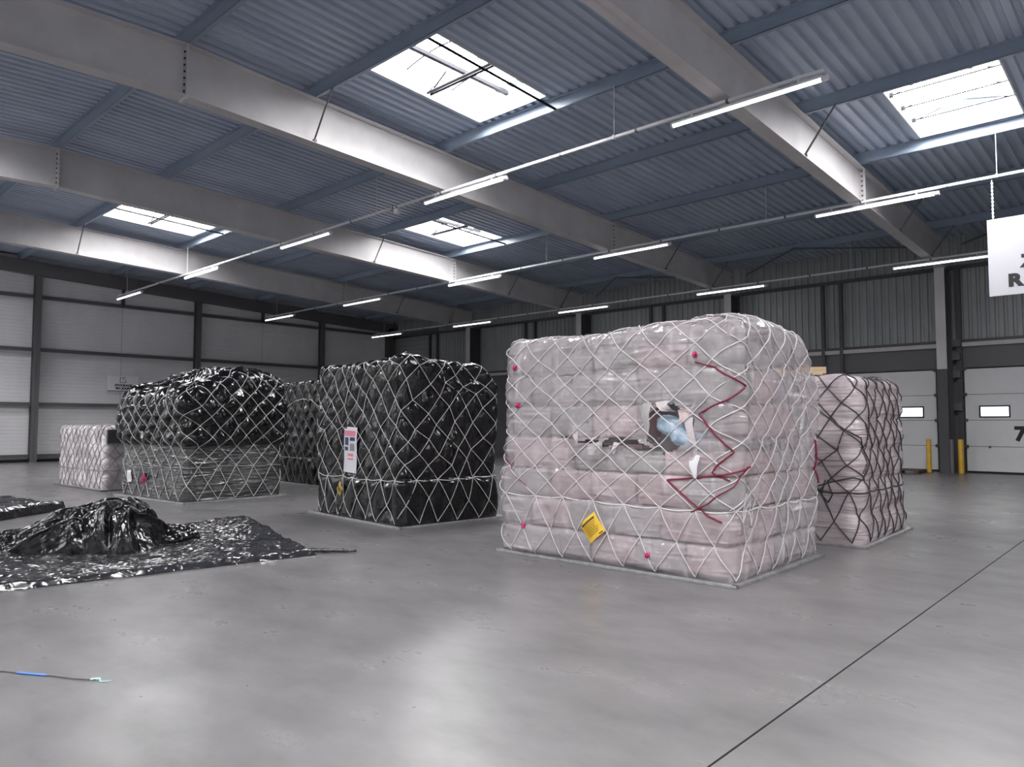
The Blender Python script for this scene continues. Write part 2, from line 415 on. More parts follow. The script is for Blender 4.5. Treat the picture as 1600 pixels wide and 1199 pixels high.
# ------------------------------------------------------------------ skylights
def skylight(n, x, y, ty):
    w = empty('window_%d' % n, (x, y, z_deck(y)), kind='structure', cat='skylight', label=(['bright skylight between the first two roof beams with opening gear', 'bright skylight between the second and third beams, near its splice plate', 'bright skylight partly hidden behind the third roof beam', 'bright louvred skylight above the large hanging sign'][n - 1] if n <= SHOWN else 'unseen roof skylight assumed for daylight, number %d' % n))
    T = Matrix.Translation((-x, -y, -z_deck(y)))
    x0, x1, y0, y1 = x - SKW / 2, x + SKW / 2, y - SKL / 2, y + SKL / 2
    def L(mb, name, mt, **kw):
        ob = mb.make(name, mt, w, **kw); ob.matrix_parent_inverse = T; return ob
    zt = z_deck(y) + .40
    mb = MB(); e = .03
    def wall(ax0, ay0, ax1, ay1, bx0, by0, bx1, by1):
        zl0, zl1 = z_deck(ay0) - .03, z_deck(ay1) - .03
        mb.add([(ax0, ay0, zl0), (ax1, ay1, zl1), (ax1, ay1, zt), (ax0, ay0, zt), (bx0, by0, zl0), (bx1, by1, zl1), (bx1, by1, zt), (bx0, by0, zt)],
               [(0, 1, 2, 3), (4, 7, 6, 5), (0, 4, 5, 1), (3, 2, 6, 7), (0, 3, 7, 4), (1, 5, 6, 2)])
    wall(x0, y0, x1, y0, x0, y0 - e, x1, y0 - e); wall(x0, y1, x1, y1, x0, y1 + e, x1, y1 + e)
    wall(x0, y0, x0, y1, x0 - e, y0, x0 - e, y1); wall(x1, y0, x1, y1, x1 + e, y0, x1 + e, y1)
    L(mb, 'upstand', M['curb'])
    nseg = 6; pv = []; pf = []
    for i in range(nseg + 1):
        t = i / nseg; z = zt + .16 * math.sin(math.pi * t)
        pv += [(x0 + (x1 - x0) * t, y0, z), (x0 + (x1 - x0) * t, y1, z)]
    for i in range(nseg): pf.append((2 * i, 2 * i + 2, 2 * i + 3, 2 * i + 1))
    pm = MB(); pm.add(pv, pf); L(pm, 'domed_pane', M['sky_pane'])
    if n > SHOWN: return
    if ty == 0:
        mb = MB(); mb.box(x - .17, x - .07, y0, y1, zt - .12, zt - .04); L(mb, 'glazing_bar', M['dark_bar'])
        for q in (.3, .72):
            mb = MB(); mb.tube([(x0 + (x1 - x0) * k / 8, y0 + SKL * q, zt - .02 + .13 * math.sin(math.pi * k / 8)) for k in range(9)], .020, 5); L(mb, 'pane_rib', M['dark_bar'])
        mb = MB()
        for d in (-.05, .05): mb.tube([(x0, y + d, zt - .34), (x1, y + d, zt - .34)], .03, 6)
        mb.tube([(x0 + .05, y, zt - .34), (x0 + .55, y, zt - .02)], .022, 6); mb.tube([(x1 - .05, y - .1, zt - .34), (x1 - .5, y, zt - .05)], .018, 6)
        L(mb, 'opening_gear', M['dark_bar'])
        mb = MB(); mb.tube([(x0 + .12, y - .08, zt - .34), (x0 + .14, y + .0, zt - .2), (x0 + .12, y + .1, zt - .34)], .02, 6); L(mb, 'gas_strut', M['dark_bar'])
    else:
        for q in (.22, .5, .78):
            mb = MB(); mb.tube([(x0, y0 + SKL * q, zt - .3), (x1, y0 + SKL * q, zt - .3)], .018, 5); L(mb, 'louvre_rod', M['dark_bar'])
            mb = MB(); mb.tube([(x0 + .1, y0 + SKL * q, zt - .3), (x0 + .9, y0 + SKL * q - .12, zt - .12), (x1 - .1, y0 + SKL * q, zt - .3)], .011, 5); L(mb, 'louvre_stay', M['dark_bar'])
            mb = MB(); mb.box(x0, x0 + .07, y0 + SKL * q - .04, y0 + SKL * q + .04, zt - .34, zt - .26); L(mb, 'rod_bracket', M['dark_bar'])
for i, (x, y, ty) in enumerate(SKY): skylight(i + 1, x, y, ty)

# ------------------------------------------------------------------ left wall: micro-ribbed panels, rails, columns
wl = empty('wall_left', (XL, 5, 0), kind='structure', label='pale ribbed panel wall behind the far left cargo')
RAILZ = [.25, 2.46, 4.8, 7.07]
COLY = [-12.0, -5.0, 2.0, 9.05, 15.98, 23.1]
joints = [YF] + sorted(COLY + [(a + b) / 2 for a, b in zip(COLY[:-1], COLY[1:])]) + [YB]
zl = [0.12] + RAILZ[1:] + [8.8]
for i in range(len(joints) - 1):
    y0, y1 = joints[i] + .006, joints[i + 1] - .006
    for j in range(len(zl) - 1):
        z0, z1 = zl[j], zl[j + 1]; prof = []; z = z0
        while z < z1 - .001:
            zz = min(z + .155, z1)
            prof += [(0, z), (0, max(z, zz - .022)), (-.012, zz - .011)]
            z = zz
        prof.append((0, z1)); n = len(prof)
        mb = MB(); mb.add([(XL - .05 + p, y0, z) for p, z in prof] + [(XL - .05 + p, y1, z) for p, z in prof], [(a, n + a, n + a + 1, a + 1) for a in range(n - 1)])
        ob = mb.make('wall_panel', M['panel'], wl); ob.matrix_parent_inverse = Matrix.Translation((-XL, -5, 0))
mb = MB(); mb.box(XL - .3, XL - .1, YF - .2, YB + .3, 0, 9); ob = mb.make('backing', M['dark_steel'], wl); ob.matrix_parent_inverse = Matrix.Translation((-XL, -5, 0))
for i, z in enumerate(RAILZ):
    mb = MB(); mb.box(XL - .05, XL + .12, YF, YB, z - .008, z + .008); mb.box(XL + .11, XL + .12, YF, YB, z - .08, z + .08); mb.box(XL - .05, XL + .12, YF, YB, z + .07, z + .08)
    mb.make('wall_rail', M['mid_steel'], kind='structure', cat='rail', label='grey horizontal rail along the left wall, %s from the floor' % ['first', 'second', 'third', 'fourth'][i])
for y in COLY:
    mb = MB(); zt = z_top(y) - .5
    mb.box(XL - .04, XL + .26, y - .006, y + .006, 0, zt); mb.box(XL + .24, XL + .26, y - .13, y + .13, 0, zt); mb.box(XL - .045, XL - .03, y - .13, y + .13, 0, zt)
    mb.make('wall_column', M['mid_steel'], kind='structure', cat='column', label='grey steel column on the left wall, number %d from the corner' % (6 - COLY.index(y)))
for y in (12.5, 19.5):
    mb = MB(); mb.box(XL - .04, XL + .12, y - .06, y + .06, 7.07, z_top(y) - .5); mb.make('wall_stud', M['dark_steel'], kind='structure')
mb = MB(); mb.box(XL, XL + .35, YB - .75, YB - .35, 0, 7.5); mb.make('corner_column', M['dark_steel'], kind='structure', cat='column', label='dark column in the far corner of the hall')

# ------------------------------------------------------------------ dock wall
wb = empty('wall_back', (-13, YB, 0), kind='structure', label='dock wall with vertical ribbed cladding above the doors')
TB = Matrix.Translation((13, -YB, 0))
def LB(mb, name, mt, **kw):
    ob = mb.make(name, mt, wb, **kw); ob.matrix_parent_inverse = TB; return ob
def ribbed(x0, x1, z0, z1, y=YB, p=.25, d=.04):
    prof = []; x = x0
    while x < x1 - 1e-4:
        for dx, dy in ((0, 0), (p * .52, 0), (p * .62, d), (p * .9, d)):
            if x + dx < x1: prof.append((x + dx, dy))
        x += p
    prof.append((x1, 0)); n = len(prof); mb = MB()
    mb.add([(a, y + b, z0) for a, b in prof] + [(a, y + b, z1) for a, b in prof], [(i, i + 1, n + i + 1, n + i) for i in range(n - 1)]); return mb
bays = sorted(BX + [XL, XR])
posts = []
for a, b in zip(bays[:-1], bays[1:]):
    mid = (a + b) / 2
    if b - a < 4: cells = [(a, b)]
    else: cells = [(a, mid - .33), (mid - .33, mid + .33), (mid + .33, b)]; posts += [mid - .33, mid + .33]
    for (p, q) in cells:
        if a < -30 and q <= mid + .4 and p < -28:          # horizontally ribbed corner bay
            pf = []; z = 4.3
            while z < 7.0: pf += [(0, z), (0, z + .27), (.03, z + .285)]; z += .3
            n = len(pf); mb = MB(); mb.add([(p, YB + u, w) for u, w in pf] + [(q, YB + u, w) for u, w in pf], [(i, n + i, n + i + 1, i + 1) for i in range(n - 1)])
        else: mb = ribbed(p, q, 4.3, 6.95)
        LB(mb, 'cladding_panel', M['clad'])
    LB(ribbed(a, b, 6.95, 8.6), 'upper_cladding', M['clad'])
mb = MB(); mb.box(XL - .3, XR + .2, YB + .06, YB + .1, 0, 9); LB(mb, 'backing', M['dark_steel'])
for z, s, mtl in ((4.3, .07, 'beam'), (6.95, .06, 'dark_steel'), (4.42, .05, 'dark_steel')):
    mb = MB(); mb.box(XL, XR, YB - .12, YB + .02, z - s, z + s); mb.make('dock_rail', M[mtl], kind='structure')
for x in posts:
    mb = MB(); mb.box(x - .06, x + .06, YB - .14, YB + .03, 0, 6.95); mb.make('door_post', M['dark_steel'], kind='structure')
mb = MB(); mb.box(XL, XR, YB - .02, YB + .04, 3.52, 4.25); LB(mb, 'lintel_panel', M['dado'])
DOORS = [(-9.22, -6.28), (-5.42, -2.36)]
ed = [XL] + [v for d in DOORS for v in d] + [XR]
for a, b in zip(ed[::2], ed[1::2]):
    mb = MB(); mb.box(a, b, YB - .02, YB + .04, 0, 3.52); LB(mb, 'lower_panel', M['dado'])

# portal columns along the dock wall: light paint above, dark paint below
for i, x in enumerate(BX):
    if x > 5: continue
    o = empty('dock_column', (x, YB - .6, 0), kind='structure', cat='column', label='steel dock wall column under beam %d from the right, light above and dark below' % (i - 1))
    zt = z_bot(YB - .6)
    for (z0, z1, mt, nm) in ((0, 3.45, 'dark_steel', 'dark_lower_shaft'), (3.45, zt, 'beam', 'light_upper_shaft')):
        mb = MB(); mb.box(x - .15, x + .15, YB - .92, YB - .90, z0, z1)
        ob = mb.make(nm, M[mt], o); ob.matrix_parent_inverse = Matrix.Translation((-x, -(YB - .6), 0))
    mb = MB(); mb.box(x - .006, x + .006, YB - .9, YB - .13, 0, zt); mb.box(x - .15, x + .15, YB - .14, YB - .12, 0, zt)  # dark full height: shade on this side is put into the colour
    ob = mb.make('web_and_rear_flange', M['dark_steel'], o); ob.matrix_parent_inverse = Matrix.Translation((-x, -(YB - .6), 0))
mb = MB(); mb.box(-5.62, -5.46, YB - .18, YB - .02, 0, 6.9); mb.make('door_post', M['dark_steel'], kind='structure')
for zz in (4.35, 3.9, 3.3, 2.2):
    mb = MB(); mb.box(-5.72, -5.5, YB - .3, YB - .16, zz - .12, zz + .12); mb.make('door_motor_bracket', M['mid_steel'], kind='structure')

# sectional dock doors
def dock_door(n, x0, x1, label):
    o = empty('door_%d' % n, ((x0 + x1) / 2, YB - .06, 0), kind='structure', label=label)
    T = Matrix.Translation((-(x0 + x1) / 2, -(YB - .06), 0))
    def L(mb, name, mt, **kw):
        ob = mb.make(name, mt, o, **kw); ob.matrix_parent_inverse = T; return ob
    zs = [.06, .88, 1.75, 2.61, 3.47]
    for i in range(4):
        mb = MB()
        if i == 2:            # the section with windows
            w = [x0 + .42, x0 + 1.22, x1 - 1.22, x1 - .42]; z0, z1 = 1.87, 2.2
            for a, b in ((x0, w[0]), (w[1], w[2]), (w[3], x1)): mb.box(a, b, YB - .1, YB - .06, zs[2] + .008, zs[3] - .008)
            for a, b in ((w[0], w[1]), (w[2], w[3])):
                mb.box(a, b, YB - .1, YB - .06, zs[2] + .008, z0); mb.box(a, b, YB - .1, YB - .06, z1, zs[3] - .008)
        else: mb.box(x0, x1, YB - .1, YB - .06, zs[i] + .008, zs[i + 1] - .008)
        pn = L(mb, 'door_panel', M['door'])
        if i == 2:
            for a, b in ((w[0], w[1]), (w[2], w[3])):
                f = MB(); e = .035
                f.box(a - e, b + e, YB - .115, YB - .05, z0 - e, z0 + .01); f.box(a - e, b + e, YB - .115, YB - .05, z1 - .01, z1 + e)
                f.box(a - e, a + .01, YB - .115, YB - .05, z0, z1); f.box(b - .01, b + e, YB - .115, YB - .05, z0, z1)
                fo = f.make('window_frame', M['rubber'], pn, bevel=.006)
                g = MB(); g.box(a, b, YB - .085, YB - .075, z0, z1); g.make('window_pane', M['door_pane'], pn)
    mb = MB(); mb.box(x0, x1, YB - .1, YB - .05, .0, .065); L(mb, 'bottom_seal', M['rubber'])
    for i in (1, 2, 3, 4):
        for s in (x0, x1):
            mb = MB(); mb.box(s - .06, s + .06, YB - .15, YB - .09, zs[i] - .05, zs[i] + .05); L(mb, 'hinge_roller', M['dark_steel'])
    mb = MB(); mb.box((x0 + x1) / 2 - .9, (x0 + x1) / 2 - .84, YB - .14, YB - .09, .84, .9); L(mb, 'pull_handle', M['dark_steel'])
    return o, T
dock_door(1, *DOORS[0], 'white sectional dock door half hidden by the cargo with dark cords')
d7, T7 = dock_door(2, *DOORS[1], 'white sectional dock door marked with a black 7')
nt = text_mesh('door_number', '7', .62, M['black_ink'], d7, (-4.08, YB - .105, 1.1), (R(90), 0, 0), bold=.03)
nt.matrix_parent_inverse = T7

# walls behind the camera and to the right close the hall
mb = MB(); mb.box(XL, XR, YF - .2, YF, 0, 9); mb.make('wall_front', M['panel'], kind='structure')
mb = MB(); mb.box(XR, XR + .2, YF, YB, 0, 9); mb.make('wall_right', M['panel'], kind='structure')

# bollards, guard post, low pallet by the doors
def bollard(x, y, h, r, mt, label, name='bollard'):
    o = empty(name, (x, y, 0), label=label, cat='post')
    mb = MB(); n = 16
    prof = [(r, .012), (r, h - .02), (r * .8, h), (0, h + .004)]
    vs = [(rr * math.cos(2 * math.pi * k / n), rr * math.sin(2 * math.pi * k / n), z) for rr, z in prof for k in range(n)]
    mb.add(vs, [(i * n + k, i * n + (k + 1) % n, (i + 1) * n + (k + 1) % n, (i + 1) * n + k) for i in range(3) for k in range(n)])
    mb.make('post', M[mt], o, smooth=True)
    mb = MB(); mb.box(-r * 1.4, r * 1.4, -r * 1.4, r * 1.4, 0, .012); mb.make('foot_plate', M['mid_steel'], o)
bollard(-6.36, YB - .95, 1.12, .075, 'yellow', 'yellow steel bollard on the left of the dark column')
bollard(-5.46, YB - .80, 1.12, .085, 'yellow', 'yellow steel bollard beside the dock door marked 7')
bollard(-5.68, YB - .98, 1.12, .055, 'mid_steel', 'slim grey guard post between the column and a yellow bollard', 'guard_post')
o = empty('wooden_pallet', (-7.14, YB - 1.55, 0), label='low dark reddish timber pallet on the floor before the left dock door', cat='pallet')
for k in range(5):
    mb = MB(); mb.box(-.72, .72, -.5 + k * .22, -.5 + k * .22 + .13, .1, .125); mb.make('deck_board', M['redwood'], o)
for xx in (-.72, -.06, .6):
    mb = MB(); mb.box(xx, xx + .12, -.5, .51, 0, .1); mb.make('bearer', M['redwood'], o)

# ------------------------------------------------------------------ lighting rails and LED battens
LX = [-5.5, -12.6, -19.6, -26.7, -33.75]
ORD = ['first', 'second', 'third', 'fourth', 'fifth']
ROWS = [('nearest', 11.9, 7.3), ('middle', 19.1, 7.1), ('farthest', 25.9, 6.8)]
for (rn, y, z) in ROWS:
    o = empty('lighting_rail', (-16, y, z), label='white lighting rail of the %s row, hung on chains under a purlin' % rn, cat='rail')
    xe = 11.9 if rn == 'nearest' else XR + 15.0
    mb = MB(); mb.box(-19, xe, -.03, .03, .03, .085); mb.make('rail', M['trunk'], o)
    for k in range(18):
        x = -19.0 + 1.9 * k + .7
        if x > xe - .1: break
        mb = MB(); mb.box(x, x + .05, -.036, .036, .024, .09); mb.make('rail_clip', M['mid_steel'], o)
    zt = z_top(y) - z
    for x in (-34, -27.9, -22.1, -16.0, -8.2, -2.9):
        if x + 16 > xe: continue
        mb = MB(); a = 0; zz = .085
        mb.tube([(x + 16, 0, .08), (x + 16, 0, zt)], .008, 5)
        mb.box(x + 16 - .02, x + 16 + .02, -.04, .04, .02, .1)
        mb.make('chain', M['trunk'], o)
bat_me = None
for (rn, y, z) in ROWS:
    for k, x in enumerate(LX):
        o = empty('led_batten', (x, y, z), label='lit white LED batten on the %s ceiling row, %s from the right' % (rn, ORD[k]), cat='light', group='LED battens on the %s row' % rn)
        if bat_me is None:
            h = MB(); h.box(-1.38, 1.38, -.045, .045, -.065, -.03); h.box(-1.0, -.96, -.01, .01, -.031, .029); h.box(.96, 1.0, -.01, .01, -.031, .029)
            t = MB(); t.tube([(-1.36, 0, -.085), (1.36, 0, -.085)], .036, 10)
            e = MB(); e.tube([(1.36, 0, -.08), (1.46, 0, -.075)], .05, 10); e2_ = MB(); e2_.tube([(-1.40, 0, -.08), (-1.36, 0, -.08)], .05, 10)
            bat_me = (mesh('housing', h.v, h.f), mesh('led_tube', t.v, t.f, True), mesh('end_cap', e.v, e.f), mesh('end_cap', e2_.v, e2_.f))
            for me, mm in zip(bat_me, ('trunk', 'lamp', 'trunk', 'trunk')): me.materials.append(M[mm])
        for me in bat_me: obj(me.name.split('.')[0], me, None, o)
    for dx in ((-15.1,) if rn == 'nearest' else ()):
        o = empty('sensor_box', (dx, y, z), label='small white sensor box clipped under the nearest lighting rail', cat='sensor')
        mb = MB(); mb.box(-.09, .09, -.06, .06, -.12, .0); mb.make('casing', M['white'], o, bevel=.01)
        mb = MB(); mb.box(-.02, .02, -.035, .035, -.001, .09); mb.make('clip', M['mid_steel'], o)

# ------------------------------------------------------------------ hanging signs
sx, sy = -3.12, 19.1
o = empty('hanging_sign', (sx, sy, 4.46), label='large white sign with black letters hung on chains from the middle rail', cat='sign')
mb = MB(); mb.box(0, 2.7, -.025, .025, 0, 1.73); mb.make('board', M['sign_white'], o, bevel=.006)
text_mesh('letter_r', 'R', .36, M['black_ink'], o, (.36, -.027, .2), (R(90), 0, 0), bold=.022, squash=1.15)
text_mesh('letter_z', 'Z', .36, M['black_ink'], o, (.62, -.027, .60), (R(90), 0, 0), bold=.022, squash=1.15)
for x in (.12, 2.55):
    mb = MB(); z = 1.73; f = 0
    while z < 2.60:
        a, b = (.02, .007) if f else (.007, .02)
        mb.box(x - a, x + a, -b, b, z, z + .05); z += .042; f ^= 1
    mb.make('chain', M['white'], o)
o = empty('wall_sign', (-36.02, 11.9, 3.15), label='small pale sign reading STOCKAGE fixed to the left wall panels', cat='sign')
mb = MB(); mb.box(-.02, .02, 0, 1.32, 0, .67); mb.make('board', M['white'], o, bevel=.005)
mb = MB(); mb.box(-.03, .03, -.01, 1.33, -.03, .0); mb.make('bottom_rail', M['mid_steel'], o)
text_mesh('print', 'STOCKAGE', .135, M['black_ink'], o, (.021, .66, .20), (R(90), 0, R(90)), bold=.008, align='CENTER', squash=1.06)
text_mesh('print', '90+ JOURS', .135, M['black_ink'], o, (.021, .66, .06), (R(90), 0, R(90)), bold=.008, align='CENTER', squash=1.06)
mb = MB()
for (a, b, z0, z1) in ((.50, .525, .36, .60), (.50, .76, .36, .385), (.735, .76, .36, .50), (.50, .59, .585, .61), (.63, .76, .585, .61), (.63, .65, .52, .61), (.63, .70, .51, .53)): mb.box(.018, .024, a, b, z0, z1)
mb.make('emblem', M['black_ink'], o)
for yy in (.15, 1.15):
    mb = MB(); mb.box(-.25, -.02, yy, yy + .04, .3, .34); mb.make('bracket', M['mid_steel'], o)

# ------------------------------------------------------------------ net and film on cargo pallets
FN = [1.0]; CUR = [None]
class Load:
    """rounded-box cargo surface addressed by perimeter length s and profile length t (both metres)"""
    def __init__(self, a, b, rc, rt, z0, H, D, lean=(0, 0), warp=.05):
        self.wa = warp; self.a, self.b, self.rc, self.rt, self.z0, self.H, self.D, self.lean = a, b, rc, rt, z0, H, D, lean
        sa, sb, q = 2 * (a - rc), 2 * (b - rc), math.pi / 2 * rc
        self.segs = [sa, q, sb, q, sa, q, sb, q]; self.Lp = sum(self.segs)
    def base(self, s):
        s = np.mod(s, self.Lp); a, b, rc = self.a, self.b, self.rc
        x = np.zeros_like(s); y = np.zeros_like(s); nx = np.zeros_like(s); ny = np.zeros_like(s); acc = 0
        cs = [(a - rc, -b + rc, -90), (a - rc, b - rc, 0), (-a + rc, b - rc, 90), (-a + rc, -b + rc, 180)]
        st = [(-a + rc, -b, 1, 0), (a, -b + rc, 0, 1), (a - rc, b, -1, 0), (-a, b - rc, 0, -1)]
        for i, L in enumerate(self.segs):
            m = (s >= acc) & (s <= acc + L + 1e-9); d = s - acc
            if i % 2 == 0:
                px, py, tx, ty = st[i // 2]
                x = np.where(m, px + tx * d, x); y = np.where(m, py + ty * d, y); nx = np.where(m, ty, nx); ny = np.where(m, -tx, ny)
            else:
                cx, cy, a0 = cs[i // 2]; an = np.radians(a0) + d / rc
                x = np.where(m, cx + rc * np.cos(an), x); y = np.where(m, cy + rc * np.sin(an), y); nx = np.where(m, np.cos(an), nx); ny = np.where(m, np.sin(an), ny)
            acc += L
        return x, y, nx, ny
    def warp(self, s, t):
        x, y, _, _ = self.base(s)
        return self.wa * 1.6 * perlin(x * 1.15 + 3, y * 1.15, t * 1.15), self.wa * 1.6 * perlin(x * 1.15, y * 1.15 + 8, t * 1.15 + 5)
    def at(self, s, t, off=0., fine=1.0):
        FN[0] = fine; CUR[0] = self
        s, t = np.broadcast_arrays(np.asarray(s, float), np.asarray(t, float))
        x, y, nx, ny = self.base(s); rt = self.rt
        zs = self.H(x, y) - rt; th = np.clip((t - zs) / rt, 0, math.pi / 2); inn = rt * (1 - np.cos(th)) + np.maximum(0, t - zs - rt * math.pi / 2)
        z = np.minimum(t, zs) + rt * np.sin(th)
        k = np.clip(1 - inn / np.maximum(.3, np.hypot(x, y)), .02, 1)
        capm = np.maximum(0, t - zs - rt * math.pi / 2)
        px = np.where(capm > 0, (x - nx * rt) * np.clip(1 - capm / np.maximum(.3, np.hypot(x - nx * rt, y - ny * rt)), .0, 1), x - nx * inn)
        py = np.where(capm > 0, (y - ny * rt) * np.clip(1 - capm / np.maximum(.3, np.hypot(x - nx * rt, y - ny * rt)), .0, 1), y - ny * inn)
        z = np.where(capm > 0, self.H(px, py), z)
        c, sn = np.cos(th), np.sin(th)
        d = self.D(px, py, z, nx, ny, s, t) + off
        edge = sstep(z / .06)
        d = d * (.35 + .65 * edge)
        q = z / 2.6
        return np.stack([px + nx * c * d + self.lean[0] * q, py + ny * c * d + self.lean[1] * q, z + sn * d + self.z0], -1)
    def tmax(self): return float(np.max([self.H(np.array(x), np.array(y)) for x in (-self.a, 0, self.a) for y in (-self.b, 0, self.b)]) + .15 * self.rt)
    def grid(self, res, capn=12):
        n = int(self.Lp / res); s = np.linspace(0, self.Lp, n, endpoint=False)
        x, y, nx, ny = self.base(s); zs = self.H(x, y) - self.rt; nz = int(np.max(zs) / res); na = max(5, int(self.rt * 1.57 / res))
        rows = [zs * i / nz for i in range(nz + 1)] + [zs + self.rt * math.pi / 2 * i / na for i in range(1, na + 1)]
        rad = np.hypot(x - nx * self.rt, y - ny * self.rt)
        rows += [zs + self.rt * math.pi / 2 + np.maximum(.3, rad) * (i / capn) for i in range(1, capn + 1)]
        T = np.stack(rows); Sg = np.broadcast_to(s, T.shape)
        return Sg, T, self.at(Sg, T)
    def mesh(self, name, res, keep=None):
        Sg, T, Pn = self.grid(res); r, n = T.shape
        i = np.arange(r - 1)[:, None]; j = np.arange(n)[None, :]; jn = (j + 1) % n
        q = np.stack([i * n + j, i * n + jn, (i + 1) * n + jn, (i + 1) * n + j], -1)
        if keep is not None:
            c = (Pn[:-1] + Pn[1:] + np.roll(Pn, -1, 1)[:-1] + np.roll(Pn, -1, 1)[1:]) / 4
            q = q[keep(c[..., 0], c[..., 1], c[..., 2], Sg[:-1], T[:-1])]
        return mesh_np(name, Pn.reshape(-1, 3), q.reshape(-1, 4))
def tubes(polys, r, n=5):
    """polys (N, m, 3) -> one mesh of tubes"""
    polys = np.asarray(polys); N, m, _ = polys.shape
    t = np.gradient(polys, axis=1); t /= np.linalg.norm(t, axis=2, keepdims=True) + 1e-9
    ref = np.where(np.abs(t[..., 2:3]) < .9, np.array([0, 0, 1.]), np.array([1., 0, 0]))
    a = np.cross(t, ref); a /= np.linalg.norm(a, axis=2, keepdims=True) + 1e-9; b = np.cross(t, a)
    an = np.arange(n) * 2 * math.pi / n
    ring = polys[:, :, None, :] + r * (a[:, :, None, :] * np.cos(an)[None, None, :, None] + b[:, :, None, :] * np.sin(an)[None, None, :, None])
    I = np.arange(N)[:, None, None] * m * n; J = np.arange(m - 1)[None, :, None] * n; K = np.arange(n)[None, None, :]; K1 = (K + 1) % n
    q = np.stack([I + J + K, I + J + K1, I + J + n + K1, I + J + n + K], -1).reshape(-1, 4)
    return ring.reshape(-1, 3), q
def lattice(ld, ds, dz, zband, seed, jit, tend):
    """knots (s, t) and the cords that join them"""
    nc = max(4, int(round(ld.Lp / ds))); ds = ld.Lp / nc
    levels = [.03, zband * .5, zband]
    while levels[-1] < tend: levels.append(levels[-1] + dz / 2)
    rs = np.random.RandomState(seed); nodes = {}
    for j, t in enumerate(levels):
        for i in range(nc):
            s = (i + .5 * (j % 2)) * ds
            k = 0 if j in (0, 2) else 1
            ws, wt = ld.warp(np.array(s), np.array(t))
            nodes[(i, j)] = (s + float(ws) + rs.uniform(-jit, jit) * (.6 if j == 0 else 1), t + k * (float(wt) + rs.uniform(-jit, jit) * .9) + (rs.uniform(-.03, .01) if j == 2 else 0))
    segs = []
    for j in range(len(levels) - 1):
        for i in range(nc):
            i2 = i if j % 2 == 0 else (i + 1)
            for ia in ((i2 - 1), i2):
                a = nodes[(i, j)]; b = nodes[(ia % nc, j + 1)]
                sb = b[0]
                while sb - a[0] > ld.Lp / 2: sb -= ld.Lp
                while sb - a[0] < -ld.Lp / 2: sb += ld.Lp
                segs.append((a[0], a[1], sb, b[1]))
    return segs, nodes, nc, ds
def make_net(ld, root, T, ds, dz, zband, seed, jit, r, material, tend=None, bandr=None, band=True, bmat=None, cl=.008):
    tend = tend or (float(ld.H(np.array(0.), np.array(0.))) + .9)
    segs, nodes, nc, ds = lattice(ld, ds, dz, zband, seed, jit, tend)
    segs = np.array(segs); m = 7; u = np.linspace(0, 1, m)
    S = segs[:, 0:1] + (segs[:, 2:3] - segs[:, 0:1]) * u; Tt = segs[:, 1:2] + (segs[:, 3:4] - segs[:, 1:2]) * u
    lift = r + cl + .004 * np.sin(u * math.pi)[None, :]
    pts = ld.at(S, Tt, lift, 0.)
    net = obj('cargo_net', mesh_np('cargo_net', *tubes(pts, r)), M[material], root)
    # knots where cords cross
    if r > .0065:
        kb = []
        for (i, j), (s, t) in nodes.items():
            if j == 0 or t > 2.9: continue
            p0 = ld.at(np.array([s]), np.array([t]), r + cl, 0.)[0]
            kb.append([p0 + (0, 0, -.012), p0, p0 + (0, 0, .012)])
        obj('net_knots', mesh_np('net_knots', *tubes(np.array(kb), r * 1.5)), M[material], net, kind='stuff')
    if band:
        k = 160; s = np.linspace(0, ld.Lp, k + 1)
        js = np.array([nodes[(int(i) % nc, 2)][1] for i in np.floor(s / ds)]); nx = np.array([nodes[(int(i + 1) % nc, 2)][1] for i in np.floor(s / ds)])
        fr = s / ds - np.floor(s / ds); t = js + (nx - js) * fr - .02 * np.sin(fr * math.pi)
        p = ld.at(s, t, r * 1.2 + cl, 0.)
        obj('band_rope', mesh_np('band_rope', *tubes(p[None], bandr or r * 1.25, 6)), M[bmat or material], net)
    return net
def rope_on(ld, root, name, st, r, material, off=.012, label=None, sub=8):
    P2 = []
    for (a, b) in zip(st[:-1], st[1:]):
        for k in range(sub): P2.append((a[0] + (b[0] - a[0]) * k / sub, a[1] + (b[1] - a[1]) * k / sub))
    P2.append(st[-1]); P2 = np.array(P2)
    p = ld.at(P2[:, 0], P2[:, 1], off, 0.)
    return obj(name, mesh_np(name, *tubes(p[None], r, 6)), M[material], root, label=label)
def cell(s, t, ds, dz, z0):
    """0 on the net cords, 1 in the middle of a mesh opening"""
    ld = CUR[0]; ds = ld.Lp / max(4, int(round(ld.Lp / ds))); ws, wt = ld.warp(s, t); s = s - ws; t = t - wt
    dz = np.where(t < z0, z0, dz); p = s / ds + (t - z0) / dz; q = s / ds - (t - z0) / dz
    return FN[0] * np.clip(np.abs(t - z0) / .07, 0, 1) * np.abs(np.sin(math.pi * p) * np.sin(math.pi * q)) ** .6
def pillow(s, t, ds, dz, z0, amp): return amp * cell(s, t, ds, dz, z0)
def base_plate(root, L, W, mat_='alu'):
    mb = MB(); mb.box(-L / 2, L / 2, -W / 2, W / 2, .004, .022); pl = mb.make('base_plate', M[mat_], root, bevel=.004)
    for (x0, x1, y0, y1) in ((-L / 2 - .012, L / 2 + .012, -W / 2 - .012, -W / 2 + .05), (-L / 2 - .012, L / 2 + .012, W / 2 - .05, W / 2 + .012), (-L / 2 - .012, -L / 2 + .05, -W / 2, W / 2), (L / 2 - .05, L / 2 + .012, -W / 2, W / 2)):
        mb = MB(); mb.box(x0, x1, y0, y1, 0, .034); mb.make('edge_rail', M[mat_], pl, bevel=.006)
